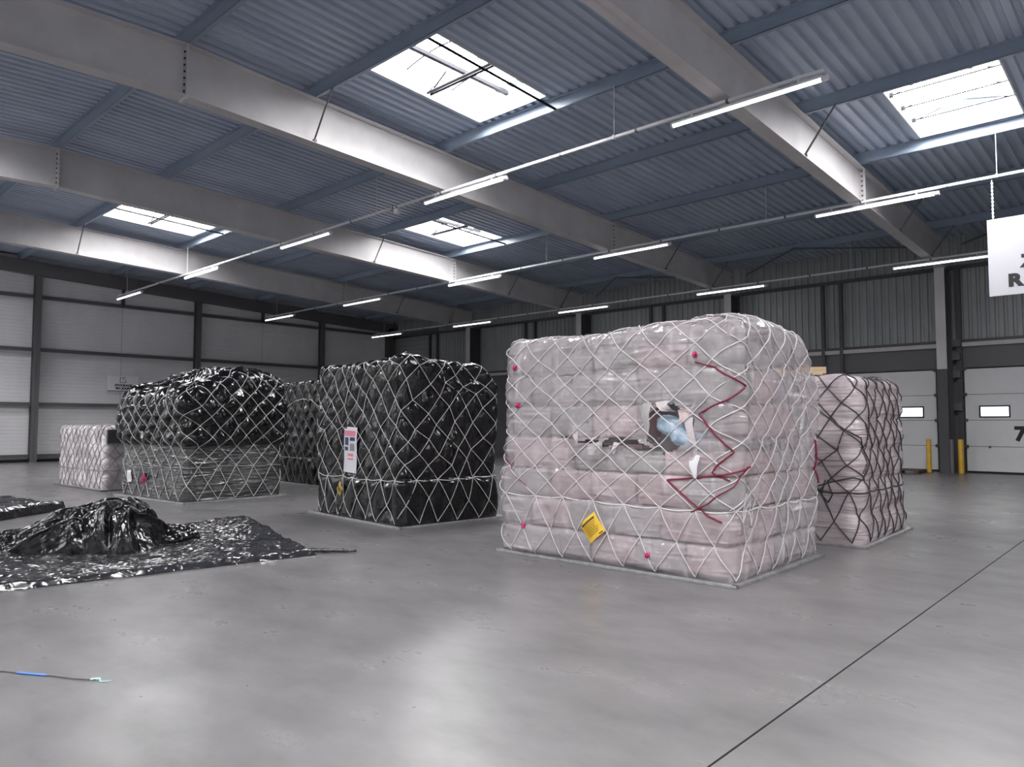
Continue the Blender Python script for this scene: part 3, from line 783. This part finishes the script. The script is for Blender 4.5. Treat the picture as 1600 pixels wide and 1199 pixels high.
def knot(ld, root, s, t, mt, label, size=.035, seed=0):
    p = ld.at(np.array([s]), np.array([t]), .02)[0]; rnd = random.Random(seed); mb = MB()
    for k in range(6):
        q = [p + np.array([rnd.uniform(-1, 1), rnd.uniform(-.5, .3), rnd.uniform(-1, 1)]) * size for _ in range(4)]
        mb.tube(q, .010, 5)
    return mb.make('tape_knot', M[mt], root, smooth=True, label=label)

# ================================================================== cargo 1: clear film over pinkish cartons, white net
ROOT1 = empty('cargo_pallet', (-4.97, 8.09, 0), R(.6), label='netted cargo pallet in clear torn film over pinkish cartons', cat='cargo')
base_plate(ROOT1, 3.24, 2.46)
LAY = [0, .36, .72, 1.07, 1.46, 1.84, 2.22, 2.75]
def H1(x, y):
    return (2.66 + .07 * np.exp(-((x - 1.1) / .5) ** 2 - ((y + .45) / .55) ** 2) - .02 * np.exp(-((x + .2) / .4) ** 2)
            - .62 * sstep((y - .45) / .8) * sstep((x + .2) / 1.4) + .025 * perlin(x * 2.3, y * 2.3, 3.1))
def D1(x, y, z, nx, ny, s, t):
    d = -.02 + .0 * x
    lay = np.zeros_like(z)
    for a, b in zip(LAY[:-1], LAY[1:]):
        k = np.clip((z - a) / (b - a), 0, 1); m = (z >= a) & (z < b); lay = np.where(m, np.sqrt(np.maximum(0, 1 - (2 * k - 1) ** 4)), lay)
    d = d + .038 * lay
    ci = np.floor(np.interp(z, LAY, range(len(LAY))))
    col = (s / .62 + .5 * np.mod(ci, 2)); fr = col - np.floor(col)
    d = d + .014 * np.maximum(0, 1 - (2 * fr - 1) ** 6)
    d = d + .05 * sstep((1.09 - z) / .03) * sstep((-x + .2) / 1.4)
    d = d + .075 * perlin(x * .9 + 4, y * .9, z * 1.1) + .03 * fbm(x * 2.6, y * 2.6, z * 2.2, 2)
    d = d + pillow(s, t, .42, .34, .74, .012)
    d = d + .015 * ridged(x * 4, y * 4, z * 2.2, 4) * FN[0]
    d = d + .04 * sstep((z - 1.2) / .8) * (nx > .5)
    return d
l1 = Load(1.56, 1.165, .15, .17, .02, H1, D1, (.05, .0))
def tear(x, z):
    w = .05 * perlin(x * 7, z * 7, 1.7) + .025 * perlin(x * 19, z * 19, 4.)
    a = np.hypot((x - .88 + w) / .30, (z - 1.60 + w) / .25) < 1            # main hole
    b = (np.abs(z - 1.385 - .06 * np.sin(x * 6) + w * .9) < .045) & (x > .05) & (x < .95)
    c = np.hypot((x + .50 + w) / .06, (z - 1.44 + w) / .06) < 1
    d = (np.abs(z - 1.43 + w * .8) < .018) & (x > -.3) & (x < -.02)
    e = np.hypot((x + .20 + w) / .05, (z - 1.66 + w) / .022) < 1
    return a | b | c | d | e
film1 = obj('film_wrap', l1.mesh('film_wrap', .021, lambda x, y, z, s, t: ~((y < -.9) & tear(x, z))), M['film_clear'], ROOT1, label='clear crinkled wrapping film with a torn hole')
# cartons behind the film
cart = mesh('carton', *(lambda b: (b.v, b.f))(MB().box(-.5, .5, -.5, .5, -.5, .5)))
bmc = bmesh.new(); bmc.from_mesh(cart); bmesh.ops.bevel(bmc, geom=bmc.edges[:], offset=.025, segments=1, affect='EDGES'); bmc.to_mesh(cart); bmc.free()
carts = []
for nm in ('carton', 'carton_b', 'carton_g'):
    me = cart.copy(); me.materials.clear(); me.materials.append(M[nm]); carts.append(me)
rr = random.Random(5)
def carton(cx, cy, cz, sx_, sy_, sz_):
    k = rr.random(); me = carts[0 if k < .60 else (1 if k < .93 else 2)]
    o = bpy.data.objects.new('carton', me); C.objects.link(o); o.parent = ROOT1
    o.location = (cx, cy, cz); o.scale = (sx_, sy_, sz_); o.rotation_euler = (0, 0, rr.uniform(-.02, .02)); return o
for li, (z0, z1) in enumerate(zip(LAY[:-1], LAY[1:])):
    z1 = min(z1, 2.5); z0 = max(z0, .05); off = .0 if li % 2 == 0 else .31
    if z1 - z0 < .1: continue
    zfull = z1
    x = -1.49 + (0 if li % 2 == 0 else -.0); edges = [-1.49]
    w = .31 if li % 2 else .62
    while edges[-1] < 1.47: edges.append(min(1.48, edges[-1] + w)); w = .62
    if edges[-1] - edges[-2] < .2: edges.pop(-2)
    for a, b in zip(edges[:-1], edges[1:]):
        if z0 > 1.2 and z1 < 1.9 and b > .5 and a < 1.25: continue      # the torn, empty place
        lx = .05 * (z0 + z1) / 5.2; dp = 0
        z1 = zfull - (.13 if li == 3 and b > .05 and a < 1.2 else 0); dp = .07 if z1 != zfull else 0
        carton((a + b) / 2 + lx, -1.10 + .3 + dp + rr.uniform(0, .025), (z0 + z1) / 2 + .01, (b - a) - .02, .6, (z1 - z0) - .02)
    yy = [-.48, .1, .68, 1.1] if li < 5 else [-.48, .1, .62]
    for a, b in zip(yy[:-1], yy[1:]):
        if li == 6 and a > 0: continue
        carton(1.48 - .3 + .05 * (z0 + z1) / 5.2 - rr.uniform(0, .02), (a + b) / 2, (z0 + z1) / 2 + .01, .6, (b - a) - .02, (z1 - z0) - .02)
    for a, b in zip(yy[:-1], yy[1:]):
        if li == 6: continue
        carton(-1.48 + .3, (a + b) / 2, (z0 + z1) / 2 + .01, .6, (b - a) - .02, (z1 - z0) - .02)
# torn carton back and flaps in the hole
mb = MB(); mb.box(.5, 1.27, -.72, -.70, 1.2, 1.9); mb.make('torn_carton', M['carton_b'], ROOT1)
def flap(pts, w, mt, seed):
    rnd = random.Random(seed); n = len(pts); vs = []; fs = []
    for i, p in enumerate(pts):
        ww = w * (1 - .75 * i / (n - 1)) * rnd.uniform(.8, 1.2)
        for k in range(4):
            vs.append((p[0] + (k / 3 - .5) * ww, p[1] + rnd.uniform(-.018, .01), p[2] + rnd.uniform(-.012, .012) + .12 * (k / 3 - .5) * ww))
    for i in range(n - 1):
        for k in range(3): fs.append((i * 4 + k, i * 4 + k + 1, (i + 1) * 4 + k + 1, (i + 1) * 4 + k))
    b = MB(); b.add(vs, fs); return b.make('torn_flap', M[mt], ROOT1, smooth=True)
flap([(.80, -1.19, 1.88), (.82, -1.24, 1.83), (.88, -1.23, 1.79), (.95, -1.19, 1.77)], .22, 'torn', 1)
flap([(.60, -1.19, 1.86), (.60, -1.23, 1.74), (.62, -1.22, 1.62), (.60, -1.20, 1.48)], .12, 'carton_b', 2)
flap([(1.10, -1.19, 1.74), (1.13, -1.23, 1.62), (1.17, -1.24, 1.5), (1.2, -1.22, 1.36), (1.2, -1.22, 1.22)], .13, 'torn', 3)
flap([(1.04, -1.12, 1.80), (1.06, -1.19, 1.72), (1.02, -1.20, 1.66)], .2, 'carton', 4)
flap([(-.36, -1.19, 1.62), (-.35, -1.23, 1.5), (-.33, -1.22, 1.40)], .14, 'torn', 5)
flap([(-.12, -1.19, 1.42), (-.1, -1.23, 1.36), (-.12, -1.24, 1.27)], .2, 'torn', 6)
flap([(.22, -1.19, 1.43), (.2, -1.23, 1.36), (.18, -1.22, 1.30)], .1, 'torn', 7)
flap([(1.19, -1.22, 1.30), (1.19, -1.245, 1.2), (1.2, -1.24, 1.08)], .16, 'paper', 8)
def bundle(cx, cy, cz, rx, ry, rz, rot, label, seed):
    n, m = 28, 20; u = np.linspace(0, 2 * math.pi, n, endpoint=False); v = np.linspace(-math.pi / 2, math.pi / 2, m)
    U, V = np.meshgrid(u, v); ex = lambda c, p: np.sign(c) * np.abs(c) ** p
    X = ex(np.cos(V), .7) * ex(np.cos(U), .75); Y = ex(np.cos(V), .7) * ex(np.sin(U), .75); Z = ex(np.sin(V), .8)
    d = 1 + .16 * ridged(X * 2.2 + seed, Y * 2.2, Z * 2.2, 3) - .1
    Pn = np.stack([X * d * rx, Y * d * ry, Z * d * rz], -1).reshape(-1, 3)
    i = np.arange(m - 1)[:, None]; j = np.arange(n)[None, :]; jn = (j + 1) % n
    q = np.stack([i * n + j, i * n + jn, (i + 1) * n + jn, (i + 1) * n + j], -1).reshape(-1, 4)
    w = Matrix.Rotation(R(.6), 4, 'Z') @ Vector((cx, cy, cz))
    o = obj('plastic_bag', mesh_np('plastic_bag', Pn, q), M['bag_blue'], None, label=label, cat='bag', group='pale blue bags in the torn carton')
    o.location = (w.x - 4.97, w.y + 8.09, w.z); o.rotation_euler = (0, rot, 0)
bundle(.80, -1.0, 1.61, .15, .12, .10, .35, 'pale blue plastic bag in the torn hole, the upper one', 2)
bundle(1.0, -1.02, 1.48, .17, .12, .09, .2, 'pale blue plastic bag in the torn hole, the lower one', 5)
net1 = make_net(l1, ROOT1, None, .42, .34, .74, 3, .015, .0068, 'cord_white', bandr=.0095, cl=.02)
A1 = l1.Lp; F = lambda x: x + 1.56 - .15                  # front-face x to perimeter length
E1 = F(1.41)                                              # start of the near right corner
RS = lambda y: E1 + math.pi / 2 * .15 + (y + 1.165 - .15) # right-face y to perimeter length
rope_on(l1, ROOT1, 'red_cord', [(F(1.16), 2.26), (F(1.38), 2.2), (E1 + .2, 2.0), (E1 + .08, 1.86), (F(1.22), 1.72), (F(1.40), 1.52), (E1 + .12, 1.33), (F(1.36), 1.12), (E1 + .1, 1.04)], .010, 'cord_red', .036, label='dark red lashing cord zigzagging down the near corner')
rope_on(l1, ROOT1, 'red_cord', [(F(.85), 1.02), (F(1.2), 1.06), (E1 + .05, 1.1), (RS(-.95), 1.18)], .010, 'cord_red', .036)
rope_on(l1, ROOT1, 'red_cord', [(F(.85), 1.02), (F(1.05), .86), (F(1.3), .68), (F(1.45), .62)], .010, 'cord_red', .036)
rope_on(l1, ROOT1, 'red_cord', [(F(1.12), .70), (F(1.32), .80), (E1 + .12, .98), (RS(-1.0), 1.18)], .008, 'cord_red', .036)
rope_on(l1, ROOT1, 'red_cord', [(RS(.98), 1.42), (RS(1.0), 1.2), (RS(.97), 1.02), (RS(1.02), .9)], .012, 'cord_red', .045)
rope_on(l1, ROOT1, 'red_cord', [(F(-1.50), 1.20), (F(-1.32), 1.0), (F(-1.1), .84)], .006, 'cord_red', .03)
rope_on(l1, ROOT1, 'loose_cord', [(E1 + .1, .74), (E1 + .3, .9), (E1 + .22, .6), (E1 + .36, .82), (E1 + .4, .55), (E1 + .45, .84)], .006, 'cord_white', .03)
for (s, t, sd) in ((F(1.17), 2.34, 1), (F(-1.35), 2.33, 2), (F(-1.17), .35, 3), (F(.62), .20, 4), (F(-1.3), 1.85, 5)):
    knot(l1, ROOT1, s, t, 'pink_knot', None, .03, sd)
# yellow diamond tag on the front
def tag(root, ld, s, t, w, h, mt, tilt, label, prints, name='caution_tag', off=.035, inkm='ink_brown'):
    p = ld.at(np.array([s]), np.array([t]), off, 0.)[0]; e = .2
    p1 = ld.at(np.array([s + e]), np.array([t]), off, 0.)[0]
    yaw = math.atan2(p1[1] - p[1], p1[0] - p[0])
    mtx = Matrix.Translation(p) @ Matrix.Rotation(yaw, 4, 'Z') @ Matrix.Rotation(tilt, 4, 'Y')
    n = 8; vs = []; fs = []
    for i in range(n + 1):
        for k in range(n + 1):
            u, v = i / n - .5, k / n - .5
            vs.append(mtx @ Vector((u * w, -.03 * math.sin((u + .5) * math.pi) * math.cos(v * 2) - .006 * math.sin(7 * v), v * h)))
    for i in range(n):
        for k in range(n): fs.append((i * (n + 1) + k, (i + 1) * (n + 1) + k, (i + 1) * (n + 1) + k + 1, i * (n + 1) + k + 1))
    b = MB(); b.add(vs, fs); o = b.make(name, M[mt], root, smooth=True, label=label)
    for (u0, u1, v0, v1, im) in prints:
        b = MB(); nn = 4; pv = []
        for i in range(nn + 1):
            u = u0 + (u1 - u0) * i / nn
            for v in (v0, v1): pv.append(mtx @ Vector((u * w, -.03 * math.sin((u + .5) * math.pi) * math.cos(v * 2) - .006 * math.sin(7 * v) - .004, v * h)))
        b.add(pv, [(2 * i, 2 * i + 2, 2 * i + 3, 2 * i + 1) for i in range(nn)]); b.make('print', M[im], o)
    return o
lines = [(-.40, .40, .26, .36, 'ink_brown'), (-.42, -.36, .25, .37, 'black_ink')] + [(-.38, .36 - .05 * (k % 3), .17 - .09 * k, .19 - .09 * k, 'ink_brown') for k in range(6)] + [(.2, .42, -.45, -.40, 'ink_brown')]
tag(ROOT1, l1, F(-.13), .42, .27, .26, 'tag_yellow', R(-38), 'yellow diamond caution tag with dark printed lines', lines)

# ================================================================== cargo 2: pinkish film, dark net, behind on the right
ROOT2 = empty('cargo_pallet', (-4.75, 11.37, 0), R(1.5), label='pinkish film-wrapped cargo pallet under a dark cord net', cat='cargo')
base_plate(ROOT2, 3.18, 2.44)
def H2(x, y): return 2.27 - .05 * sstep((x - 1.2) / .4) * (y < -.8) + .05 * perlin(x * 1.8, y * 1.8, 8.) - .05 * sstep((y - .7) / .5)
def D2(x, y, z, nx, ny, s, t):
    lay = np.abs(np.sin(math.pi * z / .42)) ** .5
    return -.035 + .045 * lay + .09 * perlin(x * 1.0, y * 1.0, z * 1.0 + 9) + .02 * fbm(x * 3, y * 3, z * 5, 2) + FN[0] * .010 * ridged(x * 2.0, y * 2.0, z * 11, 2) + pillow(s, t, .38, .40, .72, .012)
l2 = Load(1.53, 1.15, .2, .16, .02, H2, D2, (-.02, 0), .10)
obj('film_wrap', l2.mesh('film_wrap', .03), M['film_pink'], ROOT2)
net2 = make_net(l2, ROOT2, None, .38, .40, .72, 9, .03, .0085, 'cord_dark', bandr=.011, cl=.014)
e2 = l2.segs[0]
for k, st in enumerate(([(e2 - .3, 1.9), (e2 - .05, 1.6), (e2 + .2, 1.42), (e2 + .3, 1.1), (e2 + .22, .95)], [(e2 - .25, .85), (e2 - .3, .65), (e2 - .22, .55), (e2 - .15, .66), (e2 - .22, .85)], [(e2 - .4, .75), (e2 - .2, .82), (e2 + .1, .9), (e2 + .35, .84)], [(e2 + .3, 1.62), (e2 + .36, 1.3), (e2 + .3, 1.02), (e2 + .25, .9)])):
    rope_on(l2, ROOT2, 'loose_cord', st, .010, 'cord_dark', .02)
o = empty('timber_offcut', (-4.05, 11.0, 2.375), R(25), label='pale timber board end lying on top of the pinkish cargo', cat='board')
mb = MB(); mb.box(-.55, .17, -.09, .09, .0, .1); mb.make('board', M['wood'], o, bevel=.004)
mb = MB(); mb.box(-.5, -.35, -.11, .11, -.05, .0); mb.make('batten', M['wood'], o); mb = MB(); mb.box(-.02, .12, -.11, .11, -.05, .0); mb.make('batten', M['wood'], o)

# ================================================================== cargo 3: black film, white net, middle
ROOT3 = empty('cargo_pallet', (-10.38, 8.40, 0), R(-5), label='tall black film-wrapped cargo pallet with a white paper sleeve on its net', cat='cargo')
base_plate(ROOT3, 3.0, 2.2)
def H3(x, y): return 2.68 + .10 * np.exp(-((x - 1.3) / .35) ** 2 - ((y + .9) / .3) ** 2) - .32 * sstep((y - .6) / .45) * sstep((x - .3) / 1.) + .035 * perlin(x * 2, y * 2, 5.5)
def D3(x, y, z, nx, ny, s, t):
    return -.03 + .07 * perlin(x * 1.1 + 7, y * 1.1, z * 1.1) + cell(s, t, .42, .44, .72) * (.016 + .024 * ridged(x * 3.2, y * 3.2, z * 2.6 + 3, 4)) + .05 * sstep((.75 - z) / .1) * (np.abs(np.sin(s * 4)))
l3 = Load(1.42, 1.03, .16, .14, .02, H3, D3, (0, 0), .15)
obj('film_wrap', l3.mesh('film_wrap', .024), M['film_black'], ROOT3)
make_net(l3, ROOT3, None, .42, .44, .72, 21, .045, .0062, 'cord_white', bandr=.008, cl=.014)
F3 = lambda x: x + 1.42 - .16
sl = [(-.42, .42, .30, .42, 'ink_pink'), (-.36, -.02, .10, .27, 'ink_blue'), (.08, .40, .20, .28, 'ink_blue'), (-.36, -.05, -.02, .06, 'ink_blue'), (.1, .38, -.02, .14, 'ink_grey'), (-.1, .3, -.14, -.08, 'ink_pink'), (-.1, .3, -.22, -.18, 'ink_pink')]
tag(ROOT3, l3, F3(-.12), 1.17, .44, .78, 'paper', R(2), 'white paper sleeve printed with pink heading and navy pictures', sl, 'paper_sleeve', .05)
tag(ROOT3, l3, F3(-.36), .50, .19, .19, 'tag_olive', R(45), 'dull yellow diamond tag', [(-.35, .35, .1, .2, 'ink_brown'), (-.35, .3, -.1, 0, 'ink_brown')], off=.075)

# ================================================================== cargo 4: black cover over grey film, left
ROOT4 = empty('cargo_pallet', (-16.61, 7.51, 0), R(4), label='cargo pallet with puffed black cover above dark grey film', cat='cargo')
base_plate(ROOT4, 3.18, 2.44)
def H4(x, y): return 2.30 + .42 * sstep((y + 1.2) / 1.3) + .05 * perlin(x * 1.5, y * 1.5, 1.5) - .08 * sstep((np.abs(x) - 1.1) / .4)
def D4(x, y, z, nx, ny, s, t):
    up = sstep((z - 1.13) / .08)
    low = -.02 + .05 * perlin(x * 1.2, y * 1.2, z * 1.2) + FN[0] * .014 * ridged(x * 1.2, y * 1.2, z * 7, 4)
    top = .05 + .15 * perlin(x * 1.6 + 3, y * 1.6, z * 1.6) + cell(s, t, .42, .42, .72) * (.034 + .04 * ridged(x * 3., y * 3., z * 3., 4)) - .05 * sstep((1.3 - z) / .12) + .06 * np.exp(-((z - 1.9) / .4) ** 2)
    return low * (1 - up) + top * up
l4 = Load(1.52, 1.13, .2, .24, .02, H4, D4)
obj('film_wrap', l4.mesh('film_wrap', .028, lambda x, y, z, s, t: z < 1.17), M['film_grey'], ROOT4, label='dark grey stretch film round the lower half')
obj('black_cover', l4.mesh('black_cover', .028, lambda x, y, z, s, t: z >= 1.17), M['film_black'], ROOT4, label='shiny black plastic cover puffing through the net')
make_net(l4, ROOT4, None, .42, .42, .72, 33, .02, .0068, 'cord_white', bandr=.008, bmat='cord_grey', cl=.016)
F4 = lambda x: x + 1.52 - .2
tag(ROOT4, l4, F4(-.25), 1.43, .10, .26, 'paper', R(8), 'small white tag', [(-.2, .2, -.2, .0, 'ink_grey')], 'label_tag')
tag(ROOT4, l4, F4(-.33), .42, .20, .20, 'tag_magenta', R(45), 'magenta diamond tag', [], 'label_tag')
tag(ROOT4, l4, F4(-1.0), .44, .20, .26, 'paper', R(-6), 'white tag', [], 'label_tag')

# ================================================================== cargo 5: black, far behind
ROOT5 = empty('cargo_pallet', (-17.3, 11.78, 0), R(-2), label='black netted cargo pallet between and behind the other black ones', cat='cargo')
base_plate(ROOT5, 3.18, 2.44)
def H5(x, y): return 2.76 + .03 * perlin(x * 2, y * 2, 9.5)
def D5(x, y, z, nx, ny, s, t): return -.03 + .06 * perlin(x * 1.1, y * 1.1 + 5, z * 1.1) + cell(s, t, .42, .5, .72) * (.03 + .02 * ridged(x * 4, y * 4, z * 4, 2))
l5 = Load(1.52, 1.12, .16, .12, .02, H5, D5)
obj('film_wrap', l5.mesh('film_wrap', .045), M['film_black'], ROOT5)
make_net(l5, ROOT5, None, .42, .5, .72, 45, .05, .008, 'cord_grey')
rope_on(l5, ROOT5, 'lashing_rope', [(.15, 2.0), (.6, 2.2), (1.1, 2.28), (1.6, 2.25), (2.0, 2.05)], .012, 'cord_white', .03)

# ================================================================== cargo 6: low white, far left
ROOT6 = empty('cargo_pallet', (-20.84, 7.42, 0), R(2), label='low white film-wrapped cargo pallet by the left wall', cat='cargo')
base_plate(ROOT6, 3.18, 2.44, 'mid_steel')
def H6(x, y): return 1.56 + .03 * perlin(x * 2, y * 2, 2.5)
def D6(x, y, z, nx, ny, s, t): return -.02 + .05 * perlin(x * 1.3, y * 1.3 + 2, z * 1.3) + .02 * np.abs(np.sin(math.pi * z / .39)) ** .5 + .012 * ridged(x * 4, y * 4, z * 5, 2) + pillow(s, t, .3, .36, .5, .02)
l6 = Load(1.52, 1.13, .1, .08, .02, H6, D6)
obj('film_wrap', l6.mesh('film_wrap', .045), M['film_white'], ROOT6)
make_net(l6, ROOT6, None, .30, .36, .5, 57, .05, .008, 'cord_grey')
mb = MB(); mb.box(1.30, 1.575, -1.09, -.2, 1.16, 1.49); mb.make('dark_carton', M['dark_steel'], ROOT6)

# ------------------------------------------------------------------ black plastic on the floor
def patch(name, corners, res, hfun, material, **kw):
    A, B, Cc, Dd = [np.array(c, float) for c in corners]
    nu = int(np.linalg.norm(B - A) / res); nv = int(np.linalg.norm(Dd - A) / res)
    u, v = np.meshgrid(np.linspace(0, 1, nu), np.linspace(0, 1, nv))
    Pn = (A * ((1 - u) * (1 - v))[..., None] + B * (u * (1 - v))[..., None] + Cc * (u * v)[..., None] + Dd * ((1 - u) * v)[..., None])
    x, y = Pn[..., 0].copy(), Pn[..., 1].copy()
    e = np.minimum.reduce([u * nu * res, (1 - u) * nu * res, v * nv * res, (1 - v) * nv * res])
    wob = np.clip(1 - e / .35, 0, 1)
    x2 = x + wob * .05 * fbm(x * 1.6, y * 1.6, 2.2, 3); y2 = y + wob * (.03 + .22 * sstep((v - .5) * 2)) * fbm(x * 1.3, y * 1.3, 7.7, 3)
    z = hfun(x, y, u, v) * sstep(e / .05) + .002
    Q = np.stack([x2, y2, z], -1).reshape(-1, 3); i = np.arange(nv - 1)[:, None]; j = np.arange(nu - 1)[None, :]
    q = np.stack([i * nu + j, i * nu + j + 1, (i + 1) * nu + j + 1, (i + 1) * nu + j], -1).reshape(-1, 4)
    return obj(name, mesh_np(name, Q, q), M[material], None, **kw)
def hs(x, y, u, v):
    h = .012 + .034 * np.maximum(0, ridged(x * 1.7, y * 1.7, .5, 4) - .3) + .014 * np.maximum(0, ridged(x * 5, y * 3.5, 3.5, 3))
    h = h + .07 * np.exp(-((u - .93) / .07) ** 2 - ((v - .72) / .25) ** 2) * (1 + .6 * ridged(x * 6, y * 6, 2., 2)) + .05 * np.exp(-((v - .9) / .1) ** 2) * np.maximum(0, fbm(x * 2, y * 2, 1., 2) + .3) * sstep((u - .4) / .3)
    return np.maximum(.004, h + .012 * np.exp(-(v / .02) ** 2))
patch('plastic_sheet', [(-8.82, .3), (-8.02, 5.1), (-11.7, 6.05), (-11.6, .9)], .016, hs, 'film_sheet', label='crumpled black plastic sheet spread flat on the floor under the heap', cat='sheet')
o_tail = None
mb = MB(); rnd = random.Random(3); pts = []; rads = []
for k in range(12):
    f = k / 11; pts.append((-8.22 + .40 * f + rnd.uniform(-.015, .015), 5.06 + .50 * f + rnd.uniform(-.02, .02), .035 - .015 * f + rnd.uniform(0, .012))); rads.append(.035 * (1 - .5 * f) * rnd.uniform(.75, 1.2))
mb.tube(pts, rads, 8); mb.make('plastic_strip', M['film_sheet'], smooth=True, label='twisted black plastic strip trailing from the sheet tip', cat='strip')
def hs2(x, y, u, v):
    h = .015 + .03 * np.maximum(0, ridged(x * 2, y * 2, 8.5, 3) - .2) + .015 * ridged(x * 6, y * 6, 1.5, 2)
    return np.maximum(.005, h + .11 * np.exp(-((v - .05) / .05) ** 2) * sstep((u - .25) / .3) + .02)
patch('plastic_sheet', [(-13.7, 1.9), (-15.75, 4.55), (-18.9, 4.35), (-18.5, 1.2)], .028, hs2, 'film_sheet', label='small black plastic sheet with a rolled edge behind the heap', cat='sheet')

def heap():
    nu, nv = 300, 170; u, v = np.meshgrid(np.linspace(-1.42, 1.02, nu), np.linspace(-1, 1, nv))
    pu = [-1.42, -1.2, -.95, -.6, -.2, .2, .5, .68, .80, .90, 1.02]; ph = [.02, .13, .16, .27, .46, .53, .53, .46, .30, .16, .0]
    env = np.interp(u, pu, ph); wid = .30 + .36 * np.interp(u, [-1.42, -.8, 0, .7, 1.02], [.5, .75, 1, .9, .35])
    y = v * wid; prof = np.maximum(0, 1 - np.abs(v) ** 2.4) ** .62
    th = .55; a = u * math.cos(th) + (y * 1.0 + env * prof * .8) * math.sin(th); b = -u * math.sin(th) + (y + env * prof * .8) * math.cos(th)
    fold = ridged(a * .9 + 3, b * 4.5, .4, 4); pleat = ridged((u - .1) * 3.4 + 1.6 * y, y * 1.4, 6.1, 4)
    bb = b * 2.3 + .35 * perlin(a * 1.3, b * 1.3, 2.) + .2; fr = bb - np.floor(bb)
    saw = np.where(fr < .8, fr / .8, (1 - fr) / .2) * 2 - 1
    pp = (u + .5 * y) * 2.6 + .5 * perlin(u * 2, y * 2, 5.); fp = pp - np.floor(pp); psaw = np.where(fp < .7, fp / .7, (1 - fp) / .3) * 2 - 1
    fold = .75 * saw + .4 * fold; pleat = .6 * psaw + .35 * pleat
    mixr = sstep((u + .1) / .4) * sstep((-v + .1) / .5)
    f = fold * (1 - mixr) + pleat * mixr
    z = env * prof * (1 + .02 * f) + .095 * f * prof * sstep(env / .2) + .03 * fbm(u * 6, y * 6, 2., 3) * prof
    uu = u + .06 * f * prof; yy = y - .10 * f * prof * sstep((.3 - v) / .3) + .03 * perlin(u * 3, y * 3, 9.)
    z = np.maximum(.012, z + .014)
    ca, sa = math.cos(R(42.7)), math.sin(R(42.7))
    X = -10.58 + uu * ca - yy * sa; Y = 3.26 + uu * sa + yy * ca
    Q = np.stack([X, Y, z], -1).reshape(-1, 3); i = np.arange(nv - 1)[:, None]; j = np.arange(nu - 1)[None, :]
    q = np.stack([i * nu + j, i * nu + j + 1, (i + 1) * nu + j + 1, (i + 1) * nu + j], -1).reshape(-1, 4)
    obj('plastic_heap', mesh_np('plastic_heap', Q, q), M['film_black'], None, label='folded heap of shiny black plastic film on the sheet', cat='heap')
heap()
def lump(cx, cy, rx, ry, rz, seed, label):
    n, m = 60, 26; u = np.linspace(0, 2 * math.pi, n, endpoint=False); v = np.linspace(0, math.pi / 2, m)
    U, V = np.meshgrid(u, v); X = np.cos(V) * np.cos(U); Y = np.cos(V) * np.sin(U); Z = np.sin(V)
    d = 1 + .16 * ridged(X * 1.8 + seed, Y * 1.8, Z * 1.8, 4) - .1
    Pn = np.stack([cx + X * d * rx, cy + Y * d * ry, .02 + np.maximum(0, Z * d * rz)], -1).reshape(-1, 3)
    i = np.arange(m - 1)[:, None]; j = np.arange(n)[None, :]; jn = (j + 1) % n
    q = np.stack([i * n + j, i * n + jn, (i + 1) * n + jn, (i + 1) * n + j], -1).reshape(-1, 4)
    obj('plastic_wad', mesh_np('plastic_wad', Pn, q), M['film_black'], None, label=label, cat='wad')
lump(-10.22, 4.18, .30, .38, .22, 4, 'small crushed wad of black film beside the big heap')

# wire on the floor
o = empty('wire_offcut', (-5.5, 1.5, 0), label='thin wire with a blue sleeve lying on the near floor', cat='wire')
W = [(-6.3, 1.0), (-5.95, 1.24), (-5.8, 1.33), (-5.62, 1.43), (-5.45, 1.53), (-5.3, 1.60), (-5.17, 1.69)]
def wp(l): return [(x + 5.5, y - 1.5, .008) for x, y in l]
mb = MB(); mb.tube(wp(W), .0045, 6); mb.make('core', M['wire_dark'], o, smooth=True)
mb = MB(); mb.tube(wp([(-5.70, 1.385), W[3], (-5.50, 1.503)]), .0075, 6); mb.make('blue_sleeve', M['wire_blue'], o, smooth=True)
mb = MB(); mb.tube([(x, y, .009 + .004 * math.sin(i * 2)) for i, (x, y, z) in enumerate(wp([(-5.20, 1.67), (-5.16, 1.71), (-5.12, 1.70), (-5.08, 1.75)]))], [.008, .007, .004, .003], 6); mb.make('frayed_end', M['cyan'], o)
